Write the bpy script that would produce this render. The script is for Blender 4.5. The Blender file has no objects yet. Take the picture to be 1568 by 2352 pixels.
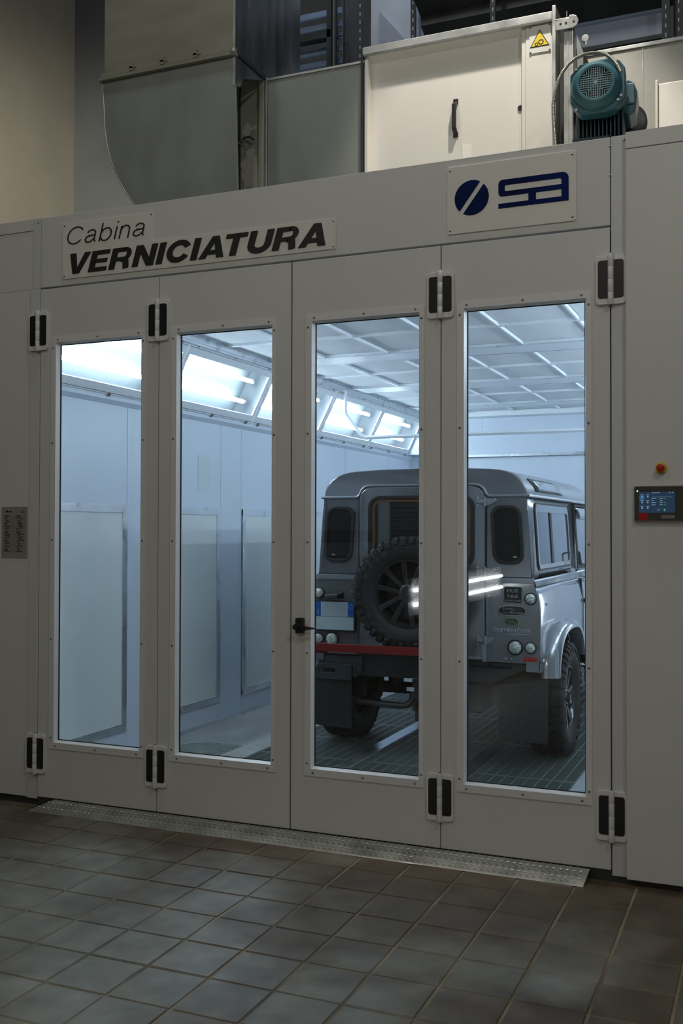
import bpy, bmesh, math, random
from mathutils import Vector, Matrix
random.seed(7)
SC = bpy.context.scene
COL = SC.collection
PI = math.pi

# ---------------------------------------------------------------- camera, light, exposure
cd = bpy.data.cameras.new('camera'); cam = bpy.data.objects.new('camera', cd); COL.objects.link(cam)
_yaw, _pitch, _roll = 0.3991, 0.01623, 0.00242
_f = Vector((-math.sin(_yaw)*math.cos(_pitch), math.cos(_yaw)*math.cos(_pitch), math.sin(_pitch)))
_r = Vector((math.cos(_yaw), math.sin(_yaw), 0)); _u = _r.cross(_f)
_r2 = _r*math.cos(_roll)+_u*math.sin(_roll); _u2 = -_r*math.sin(_roll)+_u*math.cos(_roll)
cam.matrix_world = Matrix(((_r2.x, _u2.x, -_f.x, 4.0704), (_r2.y, _u2.y, -_f.y, -4.9698), (_r2.z, _u2.z, -_f.z, 1.6131), (0, 0, 0, 1)))
cd.sensor_fit = 'VERTICAL'; cd.sensor_height = 36.0; cd.lens = 2351.2/2352*36.0
cd.clip_start = 0.05; cd.clip_end = 100
SC.camera = cam
SC.view_settings.view_transform = 'Standard'; SC.view_settings.look = 'None'
SC.view_settings.gamma = 1.0; SC.view_settings.exposure = 0.0
try: SC.view_settings.use_curve_mapping = False
except Exception: pass

W = bpy.data.worlds.new('hall_ambient'); SC.world = W; W.use_nodes = True
W.node_tree.nodes['Background'].inputs[0].default_value = (0.95, 0.93, 0.88, 1)
W.node_tree.nodes['Background'].inputs[1].default_value = 0.02

def light(name, kind, loc, target, power, color, size=0.3, size_y=None, spot=None, blend=0.4):
    ld = bpy.data.lights.new(name, kind); ld.energy = power; ld.color = color
    if kind == 'AREA':
        ld.shape = 'RECTANGLE'; ld.size = size; ld.size_y = size_y or size
    else: ld.shadow_soft_size = size
    if spot: ld.spot_size = spot; ld.spot_blend = blend
    o = bpy.data.objects.new(name, ld); COL.objects.link(o); o.location = loc
    d = Vector(target)-Vector(loc); o.rotation_euler = d.to_track_quat('-Z', 'Y').to_euler()
    return o
WARM = (1.0, 0.98, 0.93)
light('hall_lamp_right', 'AREA', (6.0, -3.6, 6.4), (2.2, 0, 2.0), 36, WARM, .5)
light('hall_lamp_left', 'AREA', (0.2, -4.2, 6.4), (1.5, 0, 1.5), 14, WARM, .5)
light('hall_lamp_rear', 'AREA', (3.0, -8.5, 6.4), (2.0, -3, 0), 48, (1, .95, .86), 1.2)
light('lamp_above_booth', 'SPOT', (3.0, 0.08, 6.6), (2.75, 1.0, 3.9), 400, (1.0, .93, .83), .05, spot=math.radians(50), blend=.5)
light('lamp_above_left', 'SPOT', (-2.6, -1.0, 6.8), (-5.9, 6.2, 4.9), 1900, (1.0, .93, .78), .3, spot=math.radians(60), blend=.9)
light('roof_window', 'AREA', (1.6, 3.6, 7.6), (1.6, 3.9, 4.0), 26, (.45, .65, 1.0), 2.5, 1.2)  # no window in the roof: bluish area light added to brighten sheets above booth
light('hall_lamp_high', 'AREA', (1.5, -.8, 8.6), (1.6, 3.9, 6.0), 70, (.86, .93, 1.0), .8)

# ---------------------------------------------------------------- materials
def mat(name, color, rough=.5, metal=0., var=0., scale=6., bump=0., bscale=60., coat=0., emit=None, estr=0., col2=None, stretch=None, spec=None, rvar=0.):
    m = bpy.data.materials.new(name); m.use_nodes = True
    nt = m.node_tree; N = nt.nodes; L = nt.links; b = N['Principled BSDF']
    b.inputs['Base Color'].default_value = (*color, 1); b.inputs['Roughness'].default_value = rough
    b.inputs['Metallic'].default_value = metal
    if coat: b.inputs['Coat Weight'].default_value = coat; b.inputs['Coat Roughness'].default_value = .04
    if spec is not None: b.inputs['Specular IOR Level'].default_value = spec
    if emit: b.inputs['Emission Color'].default_value = (*emit, 1); b.inputs['Emission Strength'].default_value = estr
    if var or bump or col2 or rvar:
        tc = N.new('ShaderNodeTexCoord'); mp = N.new('ShaderNodeMapping'); L.new(tc.outputs['Object'], mp.inputs[0])
        if stretch: mp.inputs['Scale'].default_value = stretch
        nz = N.new('ShaderNodeTexNoise'); nz.inputs['Scale'].default_value = scale; nz.inputs['Detail'].default_value = 5
        L.new(mp.outputs[0], nz.inputs[0])
        if var or col2:
            cr = N.new('ShaderNodeValToRGB'); L.new(nz.outputs[0], cr.inputs[0]); L.new(cr.outputs[0], b.inputs['Base Color'])
            c2 = col2 or tuple(c*(1+var) for c in color); c1 = color if col2 else tuple(c*(1-var) for c in color)
            cr.color_ramp.elements[0].position = .35; cr.color_ramp.elements[1].position = .65
            cr.color_ramp.elements[0].color = (*c1, 1); cr.color_ramp.elements[1].color = (*c2, 1)
        if rvar:
            mr = N.new('ShaderNodeMapRange'); L.new(nz.outputs[0], mr.inputs[0])
            mr.inputs['From Min'].default_value = .3; mr.inputs['From Max'].default_value = .7
            mr.inputs['To Min'].default_value = max(.02, rough-rvar); mr.inputs['To Max'].default_value = rough+rvar
            L.new(mr.outputs[0], b.inputs['Roughness'])
        if bump:
            n2 = N.new('ShaderNodeTexNoise'); n2.inputs['Scale'].default_value = bscale; n2.inputs['Detail'].default_value = 4
            L.new(mp.outputs[0], n2.inputs[0])
            bp = N.new('ShaderNodeBump'); bp.inputs['Strength'].default_value = bump; bp.inputs['Distance'].default_value = .01
            L.new(n2.outputs[0], bp.inputs['Height']); L.new(bp.outputs[0], b.inputs['Normal'])
    return m

def glass(name, tint=(1, 1, 1), refl=1.0, ior=1.5, rough=0.0):
    m = bpy.data.materials.new(name); m.use_nodes = True
    N = m.node_tree.nodes; L = m.node_tree.links; N.clear()
    out = N.new('ShaderNodeOutputMaterial'); mx = N.new('ShaderNodeMixShader'); t = N.new('ShaderNodeBsdfTransparent')
    g = N.new('ShaderNodeBsdfGlossy'); fr = N.new('ShaderNodeFresnel'); mu = N.new('ShaderNodeMath'); mu.operation = 'MULTIPLY'
    mu.use_clamp = True; fr.inputs[0].default_value = ior; mu.inputs[1].default_value = refl
    ge = N.new('ShaderNodeNewGeometry'); ii = N.new('ShaderNodeMath'); ii.operation = 'MULTIPLY_ADD'   # same index from both sides of the thin pane
    ii.inputs[1].default_value = 1/ior-ior; ii.inputs[2].default_value = ior; L.new(ge.outputs['Backfacing'], ii.inputs[0]); L.new(ii.outputs[0], fr.inputs[0])
    t.inputs[0].default_value = (*tint, 1); g.inputs[0].default_value = (1, 1, 1, 1); g.inputs[1].default_value = rough
    L.new(fr.outputs[0], mu.inputs[0]); L.new(mu.outputs[0], mx.inputs[0]); L.new(t.outputs[0], mx.inputs[1]); L.new(g.outputs[0], mx.inputs[2])
    L.new(mx.outputs[0], out.inputs[0])
    return m

M = {}
M['door'] = mat('painted_white_steel', (.70, .70, .675), .42, var=.015, scale=2, bump=.04, bscale=120)
M['trimw'] = mat('white_trim', (.78, .78, .77), .35, var=.01)
M['post'] = mat('pale_grey_post', (.66, .67, .68), .42, var=.015)
M['screw'] = mat('screw_steel', (.25, .25, .25), .35, .8)
M['black'] = mat('black_plastic', (.012, .012, .013), .4)
M['gasket'] = mat('gasket_rubber', (.02, .02, .02), .8)
M['pane'] = glass('door_pane_glass', (.95, .98, .99), 1.0, 1.5)
M['lpane'] = glass('lamp_pane_glass', (.97, .99, 1), .9, 1.45)
M['board'] = mat('sign_board', (.80, .78, .72), .4, var=.01)
M['ink'] = mat('sign_black', (.02, .02, .02), .45)
M['blue'] = mat('logo_blue', (.0, .010, .085), .6, var=.5, scale=3, spec=.12)
M['lens_red'] = mat('red_plastic', (.45, .01, .008), .3)
M['yellow'] = mat('yellow_plastic', (.75, .55, .02), .4)
M['orange'] = mat('amber', (.45, .13, .02), .4)
M['galv'] = mat('galvanised_steel', (.52, .53, .51), .42, .75, var=.12, scale=9, bump=.05, rvar=.08)
M['galvd'] = mat('dull_galvanised', (.29, .31, .29), .5, .2, var=.07, scale=5, bump=.03, rvar=.08, stretch=(1, 1, .5))
M['galvo'] = mat('olive_coated_duct', (.30, .295, .235), .55, .25, var=.08, scale=4, bump=.03, stretch=(.6, 1, 2))
M['galvm'] = mat('mirror_galvanised', (.42, .45, .50), .22, .9, var=.12, scale=3, rvar=.08, stretch=(1, 3, .4))
M['ahu'] = mat('cream_panel', (.80, .77, .70), .45, var=.008, scale=3, stretch=(6, 1, .6))
M['dark'] = mat('dark_steel', (.05, .052, .05), .6, .3, var=.2)
M['motor'] = mat('motor_blue_paint', (.035, .12, .155), .38, .0, var=.15, scale=12, bump=.05)
M['motord'] = mat('motor_dark_fin', (.015, .045, .06), .5, var=.15)
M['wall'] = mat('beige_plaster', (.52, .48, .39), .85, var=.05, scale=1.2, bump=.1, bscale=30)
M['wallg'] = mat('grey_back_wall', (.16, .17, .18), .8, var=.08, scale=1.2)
M['roofw'] = mat('roof_sheet', (.50, .52, .55), .6, .1, var=.06, scale=1.5)
M['louvre'] = mat('louvre_blade', (.38, .47, .60), .35, .6, var=.1)
M['inner'] = mat('booth_wall_white', (.66, .735, .84), .30, var=.02, scale=1.0)
M['filter'] = mat('filter_fleece', (.78, .82, .85), .9, var=.02, scale=14, bump=.1, bscale=200)
M['bar'] = mat('ceiling_bar_white', (.80, .84, .88), .35)
M['alu'] = mat('aluminium_frame', (.66, .70, .74), .32, .85, var=.06, scale=8, rvar=.08)
M['access'] = mat('access_panel', (.74, .79, .79), .32, var=.03, scale=1.4)
M['concrete'] = mat('booth_concrete', (.27, .285, .28), .5, var=.22, scale=2.5, bump=.08, rvar=.12, stretch=(1, .5, 1))
M['tube'] = mat('lamp_tube', (1, 1, 1), .4, emit=(.80, .90, 1.0), estr=54)
M['side_tube'] = mat('side_lamp_tube', (1, 1, 1), .4, emit=(.80, .90, 1.0), estr=4.5)
M['reflector'] = mat('lamp_reflector', (.13, .15, .16), .45)
M['grate'] = mat('grating_bar', (.34, .40, .39), .42, .5, var=.1)
M['grated'] = mat('grating_rod', (.22, .27, .265), .5, .5)
M['mesh'] = mat('under_filter', (.10, .135, .13), .9, var=.1, scale=20)
M['strip'] = mat('polished_steel_strip', (.55, .58, .62), .22, .85, var=.15, scale=4, rvar=.12)
M['tread'] = mat('tread_plate', (.46, .46, .42), .35, .7, var=.12, scale=8, rvar=.1)
M['tile'] = None
M['grout'] = mat('grout', (.36, .29, .19), .8, col2=(.13, .11, .08), scale=2.2)
M['slab'] = mat('slab_concrete', (.10, .10, .095), .8)

def tile_mat():
    m = bpy.data.materials.new('cement_tile'); m.use_nodes = True; N = m.node_tree.nodes; L = m.node_tree.links; b = N['Principled BSDF']
    geo = N.new('ShaderNodeNewGeometry')
    n1 = N.new('ShaderNodeTexNoise'); n1.inputs['Scale'].default_value = 1.1; n1.inputs['Detail'].default_value = 4; n1.inputs['Distortion'].default_value = .6
    L.new(geo.outputs['Position'], n1.inputs[0])
    sx = N.new('ShaderNodeSeparateXYZ'); L.new(geo.outputs['Position'], sx.inputs[0])
    # trodden, browner zone along the threshold and to the right; greyer in the middle of the floor (wear)
    a1 = N.new('ShaderNodeMath'); a1.operation = 'MULTIPLY_ADD'; a1.inputs[1].default_value = .17; a1.inputs[2].default_value = .25; L.new(sx.outputs['Y'], a1.inputs[0])
    a2 = N.new('ShaderNodeMath'); a2.operation = 'MULTIPLY_ADD'; a2.inputs[1].default_value = .055; L.new(sx.outputs['X'], a2.inputs[0]); L.new(a1.outputs[0], a2.inputs[2])
    a3 = N.new('ShaderNodeMath'); a3.operation = 'MULTIPLY_ADD'; a3.inputs[1].default_value = 1.25; L.new(n1.outputs[0], a3.inputs[0]); L.new(a2.outputs[0], a3.inputs[2])
    oi = N.new('ShaderNodeObjectInfo')
    a4 = N.new('ShaderNodeMath'); a4.operation = 'MULTIPLY_ADD'; a4.inputs[1].default_value = .07; L.new(oi.outputs['Random'], a4.inputs[0]); L.new(a3.outputs[0], a4.inputs[2])
    cr = N.new('ShaderNodeValToRGB'); L.new(a4.outputs[0], cr.inputs[0])
    e = cr.color_ramp.elements; e[0].position = .62; e[0].color = (.265, .262, .222, 1); e[1].position = 1.08; e[1].color = (.105, .08, .052, 1)
    k = e.new(.86); k.color = (.165, .148, .115, 1)
    n2 = N.new('ShaderNodeTexNoise'); n2.inputs['Scale'].default_value = 7; n2.inputs['Detail'].default_value = 8; L.new(geo.outputs['Position'], n2.inputs[0])
    mx = N.new('ShaderNodeMix'); mx.data_type = 'RGBA'; mx.blend_type = 'MULTIPLY'; mx.inputs[0].default_value = .75
    c2 = N.new('ShaderNodeValToRGB'); L.new(n2.outputs[0], c2.inputs[0]); c2.color_ramp.elements[0].position = .3; c2.color_ramp.elements[0].color = (.6, .6, .6, 1)
    c2.color_ramp.elements[1].position = .7; c2.color_ramp.elements[1].color = (1.25, 1.25, 1.25, 1)
    L.new(cr.outputs[0], mx.inputs[6]); L.new(c2.outputs[0], mx.inputs[7]); L.new(mx.outputs[2], b.inputs['Base Color'])
    mr = N.new('ShaderNodeMapRange'); L.new(n1.outputs[0], mr.inputs[0]); mr.inputs['From Min'].default_value = .3; mr.inputs['From Max'].default_value = .7
    mr.inputs['To Min'].default_value = .34; mr.inputs['To Max'].default_value = .55; L.new(mr.outputs[0], b.inputs['Roughness'])
    bp = N.new('ShaderNodeBump'); bp.inputs['Strength'].default_value = .25; bp.inputs['Distance'].default_value = .004
    L.new(n2.outputs[0], bp.inputs['Height']); L.new(bp.outputs[0], b.inputs['Normal'])
    return m
M['tile'] = tile_mat()

# ---------------------------------------------------------------- mesh helpers
class B:
    def __init__(s): s.v = []; s.f = []
    def add(s, vs, fs):
        n = len(s.v); s.v += [tuple(v) for v in vs]; s.f += [tuple(i+n for i in f) for f in fs]; return s
    def box(s, x0, x1, y0, y1, z0, z1):
        return s.add([(x0, y0, z0), (x1, y0, z0), (x1, y1, z0), (x0, y1, z0), (x0, y0, z1), (x1, y0, z1), (x1, y1, z1), (x0, y1, z1)],
                     [(0, 3, 2, 1), (4, 5, 6, 7), (0, 1, 5, 4), (1, 2, 6, 5), (2, 3, 7, 6), (3, 0, 4, 7)])
    def prism(s, pts, d0, d1, ax='y', hole=None):
        # outline in the plane across axis ax: 'y' -> (x, z), 'x' -> (y, z), 'z' -> (x, y)
        def P(p, d): return (p[0], d, p[1]) if ax == 'y' else ((d, p[0], p[1]) if ax == 'x' else (p[0], p[1], d))
        n = len(pts)
        if hole is None:
            s.add([P(p, d0) for p in pts]+[P(p, d1) for p in pts],
                  [tuple(range(n)), tuple(range(2*n-1, n-1, -1))]+[(i, (i+1) % n+0, (i+1) % n+n, i+n)[::-1] for i in range(n)])
        else:
            vs = [P(p, d0) for p in pts]+[P(p, d0) for p in hole]+[P(p, d1) for p in pts]+[P(p, d1) for p in hole]; fs = []
            for i in range(n):
                j = (i+1) % n
                fs += [(i, j, n+j, n+i), (2*n+i, 3*n+i, 3*n+j, 2*n+j), (i, 2*n+i, 2*n+j, j), (n+i, n+j, 3*n+j, 3*n+i)]
            s.add(vs, fs)
        return s
    def tube(s, path, r, n=10, cap=True):
        path = [Vector(p) for p in path]; rs = r if isinstance(r, (list, tuple)) else [r]*len(path)
        vs = []; fs = []; up = None
        for i, p in enumerate(path):
            t = (path[min(i+1, len(path)-1)]-path[max(i-1, 0)]).normalized()
            if up is None: up = Vector((0, 0, 1)) if abs(t.z) < .9 else Vector((1, 0, 0))
            a = t.cross(up).normalized(); b = a.cross(t).normalized(); up = b
            for k in range(n):
                q = 2*PI*k/n; vs.append(p+(a*math.cos(q)+b*math.sin(q))*rs[i])
        for i in range(len(path)-1):
            for k in range(n): fs.append((i*n+k, i*n+(k+1) % n, (i+1)*n+(k+1) % n, (i+1)*n+k))
        if cap: fs += [tuple(range(n))[::-1], tuple((len(path)-1)*n+k for k in range(n))]
        return s.add(vs, fs)
    def lathe(s, prof, c=(0, 0, 0), ax='y', n=32, closed=False, cap=True):
        # prof: list of (radius, offset along the axis)
        vs = []; fs = []; m = len(prof)
        for k in range(n):
            q = 2*PI*k/n; co, si = math.cos(q), math.sin(q)
            for r, d in prof:
                vs.append((c[0]+r*co, c[1]+d, c[2]+r*si) if ax == 'y' else ((c[0]+d, c[1]+r*co, c[2]+r*si) if ax == 'x' else (c[0]+r*co, c[1]+r*si, c[2]+d)))
        for k in range(n):
            j = (k+1) % n
            for i in range(m if closed else m-1):
                i2 = (i+1) % m; fs.append((k*m+i, k*m+i2, j*m+i2, j*m+i))
        if not closed and cap:
            if prof[0][0] > 1e-5: fs.append(tuple(k*m for k in range(n)))
            if prof[-1][0] > 1e-5: fs.append(tuple(k*m+m-1 for k in range(n))[::-1])
        return s.add(vs, fs)
    def disc(s, c, r, t, ax='y', n=20): return s.lathe([(r, 0), (r*.96, -t), (0, -t)] if t else [(r, 0), (0, 0)], c, ax, n)
    def grid(s, fn, nu, nv, th=0.):
        vs = [fn(i/nu, j/nv) for i in range(nu+1) for j in range(nv+1)]
        fs = [(i*(nv+1)+j, (i+1)*(nv+1)+j, (i+1)*(nv+1)+j+1, i*(nv+1)+j+1) for i in range(nu) for j in range(nv)]
        return s.add(vs, fs)
    def build(s, name, m, parent=None, smooth=False, bevel=0., segs=2, mat4=None, solid=0.):
        me = bpy.data.meshes.new(name); me.from_pydata(s.v, [], s.f); me.update()
        bm = bmesh.new(); bm.from_mesh(me); bmesh.ops.remove_doubles(bm, verts=bm.verts, dist=1e-6); bmesh.ops.recalc_face_normals(bm, faces=bm.faces); bm.to_mesh(me); bm.free()
        me.materials.append(m)
        o = bpy.data.objects.new(name, me); COL.objects.link(o)
        if smooth:
            me.shade_smooth()
            me.set_sharp_from_angle(angle=math.radians(38))
        if solid: md = o.modifiers.new('s', 'SOLIDIFY'); md.thickness = solid; md.offset = 0
        if bevel: md = o.modifiers.new('b', 'BEVEL'); md.width = bevel; md.segments = segs; md.limit_method = 'ANGLE'
        if parent: o.parent = parent
        if mat4 is not None: o.matrix_local = mat4
        return o

def rrect(x0, x1, z0, z1, r, k=5):
    rr = (r,)*4 if not isinstance(r, (tuple, list)) else r; out = []
    for (cx, cz, a, q) in ((x1, z0, -90, rr[0]), (x1, z1, 0, rr[1]), (x0, z1, 90, rr[2]), (x0, z0, 180, rr[3])):
        sx = -1 if cx == x1 else 1; sz = -1 if cz == z1 else 1
        for i in range(k+1):
            t = math.radians(a+90*i/k); out.append((cx+sx*q+q*math.cos(t), cz+sz*q+q*math.sin(t)))
    return out

def tag(o, label=None, cat=None, group=None, kind=None):
    if label: o['label'] = label
    if cat: o['category'] = cat
    if group: o['group'] = group
    if kind: o['kind'] = kind
    return o
def empty(name, loc=(0, 0, 0), parent=None):
    o = bpy.data.objects.new(name, None); COL.objects.link(o); o.location = loc; o.empty_display_size = .1
    if parent: o.parent = parent
    return o
def dup(o, parent=None, loc=None):
    c = o.copy(); COL.objects.link(c)
    if parent is not None: c.parent = parent
    if loc is not None: c.location = loc
    for ch in list(o.children): dup(ch, c)
    return c
def text(name, s, x0, x1, z0, y, m, parent, h=None, shear=0., off=0., ext=.0015, space=1., rotm=None):
    """flat lettering lying in the x-z plane, facing -y, fitted between x0 and x1 with cap height h"""
    cu = bpy.data.curves.new('t', 'FONT'); cu.body = s; cu.size = 1; cu.shear = shear; cu.offset = off; cu.space_character = space
    cu.resolution_u = 4
    t = bpy.data.objects.new('t', cu); COL.objects.link(t)
    dg = bpy.context.evaluated_depsgraph_get(); me = bpy.data.meshes.new_from_object(t.evaluated_get(dg)); me.name = name
    bpy.data.objects.remove(t); bpy.data.curves.remove(cu)
    xs = [v.co.x for v in me.vertices]; ys = [v.co.y for v in me.vertices]
    w = max(xs)-min(xs); hh = .73
    k = (x1-x0)/w; kh = (h/hh) if h else k
    mx = min(xs)
    for v in me.vertices: v.co = ((v.co.x-mx)*k+x0, y, v.co.y*kh+z0)
    me.materials.clear(); me.materials.append(m)
    o = bpy.data.objects.new(name, me); COL.objects.link(o)
    md = o.modifiers.new('s', 'SOLIDIFY'); md.thickness = ext; md.offset = 0
    if parent: o.parent = parent
    return o

# ================================================================ HALL SHELL
# hall floor: grout bed with individual cement tiles, top at z = -.05
FZ = -.05
fl = B().box(-6.2, 8.5, -9.6, .42, FZ-.12, FZ-.004).build('floor', M['grout']); tag(fl, 'dark grey brown cement tile floor of the hall', kind='structure')
TP = .2675
tproto = []
for s_ in range(4):
    t = B(); g = .0045; zz = .0006*s_
    c = TP/2-g; e = .004
    t.add([(-c, -c, -.006), (c, -c, -.006), (c, c, -.006), (-c, c, -.006), (-c+e, -c+e, zz), (c-e, -c+e, zz), (c-e, c-e, zz), (-c+e, c-e, zz)],
          [(4, 5, 6, 7), (0, 1, 5, 4), (1, 2, 6, 5), (2, 3, 7, 6), (3, 0, 4, 7), (0, 3, 2, 1)])
    me = bpy.data.meshes.new('tile'); me.from_pydata(t.v, [], t.f); me.materials.append(M['tile']); tproto.append(me)
gx0, gy0 = 1.6065, -1.912
far = B()
for i in range(-29, 26):
    for j in range(-28, 9):
        cx = gx0+(i+.5)*TP; cy = gy0+(j+.5)*.2663
        if cy > .3 or cx < -6 or cx > 8.3: continue
        near = -.75 < cx < 4.15 and -2.6 < cy < .02
        if near:
            o = bpy.data.objects.new('tile', random.choice(tproto)); COL.objects.link(o); o.parent = fl
            o.location = (cx+random.uniform(-.001, .001), cy, FZ); o.rotation_euler = (random.uniform(-.002, .002), random.uniform(-.002, .002), random.uniform(-.004, .004))
        else:
            c = TP/2-.005; far.box(cx-c, cx+c, cy-c, cy+c, FZ-.006, FZ+.001)
far.build('tile_field', M['tile'], fl)['kind'] = 'stuff'

def struct(b, name, m, label=None, **k):
    o = b.build(name, m, **k); tag(o, label, kind='structure'); return o
struct(B().box(-6.0, -5.85, -9.6, 8.0, -.2, 11.0), 'wall_left', M['wall'], 'beige plastered side wall of the hall beyond the booth')
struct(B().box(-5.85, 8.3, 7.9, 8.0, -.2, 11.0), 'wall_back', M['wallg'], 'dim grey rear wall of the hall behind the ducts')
struct(B().box(8.2, 8.3, -9.6, 7.9, -.2, 11.0), 'wall_right', M['wall'])
struct(B().box(-5.85, 8.2, -9.6, -9.5, -.2, 11.0), 'wall_front', M['wall'])
struct(B().box(-6.0, 8.3, -9.6, 8.0, 11.0, 11.1), 'ceiling', M['roofw'])
# wall stripe behind the camera (seen only mirrored in the panes)
st = B().box(-2.5, -1.55, -9.5, -9.485, 1.40, 1.59).build('trim_1', mat('dark_red_paint', (.25, .02, .025), .5)); tag(st, kind='structure')
tag(B().box(-2.5, -1.55, -9.5, -9.487, 1.20, 1.395).build('trim_6', M['board']), kind='structure')

# ================================================================ BOOTH FRONT
DW = .84; DH = 3.058; DT = .05
def door(i):
    root = empty('door_%d' % (i+1), (DW*i, 0, 0))
    tag(root, kind='structure')
    g = .0022 if i != 2 else .004
    x0 = g; x1 = DW-.0022 if i != 1 else DW-.004
    B().prism([(x0, .004), (x1, .004), (x1, DH-.006), (x0, DH-.006)], 0, DT, 'y', [(.118, .335), (.73, .335), (.73, 2.727), (.118, 2.727)]).build('leaf', M['door'], root, bevel=.002, segs=1)
    fr = B(); o_ = [(.085, .300), (.752, .300), (.752, 2.755), (.085, 2.755)]; i_ = [(.122, .338), (.726, .338), (.726, 2.722), (.122, 2.722)]; k_ = [(.130, .347), (.718, .347), (.718, 2.713), (.130, 2.713)]
    n = 4; P = lambda q, y: [(a, y, b) for a, b in q]
    fr.add(P(o_, -.0001)+P(o_, -.006)+P(i_, -.007)+P(k_, .022)+P(k_, .0299), [(r*4+a, r*4+(a+1) % 4, (r+1)*4+(a+1) % 4, (r+1)*4+a) for r in range(4) for a in range(4)])
    w = fr.build('window_frame', M['trimw'], root)
    B().prism(k_, .026, .034, 'y', [(.134, .351), (.714, .351), (.714, 2.709), (.134, 2.709)]).build('gasket', M['gasket'], w)
    B().box(.126, .722, .030, .036, .342, 2.718).build('pane', M['pane'], w)
    scr = B().lathe([(.0, -.003), (.004, -.0028), (.0068, 0)], (0, 0, 0), 'y', 10)
    s0 = None
    pos = [(x, z) for x in (.135, .42, .705) for z in (.318, 2.738)]+[(x, z) for x in (.1, .738) for z in (.365, .95, 1.54, 2.12, 2.69)]
    for (x, z) in pos:
        if s0 is None: s0 = scr.build('screw', M['screw'], w, smooth=True); s0.location = (x, -.0062, z)
        else: dup(s0, w, (x, -.0062, z))
    return root
doors = [door(i) for i in range(4)]
for k in (1, 2, 3):
    B().box(-.012, .012, .046, .054, .01, DH-.01).build('gasket', M['gasket'], doors[k])
B().box(-.015, .0015, .052, .058, .01, DH-.01).build('gasket', M['gasket'], doors[0]); B().box(DW-.0025, DW+.02, .052, .058, .01, DH-.01).build('gasket', M['gasket'], doors[3])
# lever lock on the second pair
lk = empty('lock_handle', (.045+1.68, 0, 1.095)); lk.parent = doors[2]; lk.location = (.062, 0, 1.095)
B().prism(rrect(-.022, .024, -.04, .042, .006), -.030, -.0, 'y').build('lock_body', M['black'], lk, bevel=.003)
B().lathe([(.0, -.052), (.016, -.05), (.018, -.03)], (-.012, 0, -.006), 'y', 16).build('knob', M['black'], lk, smooth=True)
B().add([(.01, -.05, -.02), (.01, -.03, -.02), (.01, -.03, .006), (.01, -.05, .006), (.05, -.056, -.02), (.05, -.042, -.02), (.05, -.042, .002), (.05, -.056, .002), (.108, -.05, -.011), (.108, -.044, -.011), (.108, -.044, -.006), (.108, -.05, -.006)],
        [(0, 1, 2, 3), (0, 4, 5, 1), (1, 5, 6, 2), (2, 6, 7, 3), (3, 7, 4, 0), (4, 8, 9, 5), (5, 9, 10, 6), (6, 10, 11, 7), (7, 11, 8, 4), (8, 11, 10, 9)]).build('lever', M['black'], lk, bevel=.002)

def hinge(parent, x, z0):
    h = empty('hinge', (x, 0, z0), parent); H = .232
    for sgn in (-1, 1):
        a, b = sorted((sgn*.006, sgn*.070)); rr = (.018 if sgn > 0 else .001, .018 if sgn > 0 else .001, .018 if sgn < 0 else .001, .018 if sgn < 0 else .001)
        B().prism(rrect(a, b, 0, H, rr), -.014, -.001, 'y').build('hinge_plate', M['trimw'], h, bevel=.0025)
        a, b = sorted((sgn*.013, sgn*.060)); rr = tuple(q*.7 for q in rr)
        B().prism(rrect(a, b, .028, H-.022, rr), -.0165, -.013, 'y').build('insert', M['black'], h)
    for k in range(4):
        B().lathe([(.013, 0), (.0138, .002), (.0138, .0585), (.013, .0605)], (0, -.018, k*.0613-.004), 'z', 14).build('knuckle', M['trimw'], h, smooth=True)
    B().lathe([(.008, -.008), (.008, H+.012)], (0, -.018, 0), 'z', 10).build('pin', M['screw'], h)
for (di, x) in ((0, -.006), (0, DW), (2, DW), (3, DW+.004)):
    for z0 in (.146, 2.682): hinge(doors[di], x, z0)

# header, posts and side panels of the booth's front
wf = empty('wall_booth_front'); tag(wf, kind='structure')
B().box(0.001, 3.36, 0, .10, DH+.004, 3.485).build('header_panel', M['door'], wf, bevel=.003)
B().box(-.078, -.003, 0.0, .07, -.01, DH).build('post', M['post'], wf, bevel=.002)
B().box(-.062, -.002, 0.002, .07, DH+.002, 3.487).build('post', M['post'], wf, bevel=.002)
B().box(3.364, 3.431, 0.0, .07, -.02, 3.486).build('post', M['post'], wf, bevel=.002)
B().box(-2.0, -.066, .004, .08, DH+.001, 3.415).build('side_panel', M['door'], wf, bevel=.002)
B().box(-2.0, -.081, .004, .08, -.005, DH).build('side_panel', M['door'], wf, bevel=.002)
B().box(-2.0, -.064, 0, .10, 3.417, 3.487).build('top_rail', M['door'], wf, bevel=.002)
B().box(3.434, 4.6, -.028, .08, -.02, 3.405).build('side_panel', M['door'], wf, bevel=.003)
B().box(3.434, 4.6, -.028, .10, 3.409, 3.487).build('top_rail', M['door'], wf, bevel=.002)
B().box(-2.0, -.0, .02, .08, -.055, -.006).build('plinth', M['dark'], wf)
B().box(3.3, 4.6, .01, .08, -.055, -.02).build('plinth', M['dark'], wf)
B().box(-2.0, -1.94, .081, 7.6, -.05, 3.42).build('side_return', M['post'], wf); B().box(4.54, 4.6, .081, 7.6, -.05, 3.42).build('side_return', M['post'], wf)
B().box(0, 3.4, .008, .06, -.055, .001).build('sill', M['dark'], wf)
for (x, z) in ((3.425, 3.46), (3.36, 3.44), (3.36, 3.30), (-.02, 3.46)):
    B().lathe([(0, -.003), (.006, 0)], (x, -.0002, z), 'y', 8).build('screw', M['screw'], wf)

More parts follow.
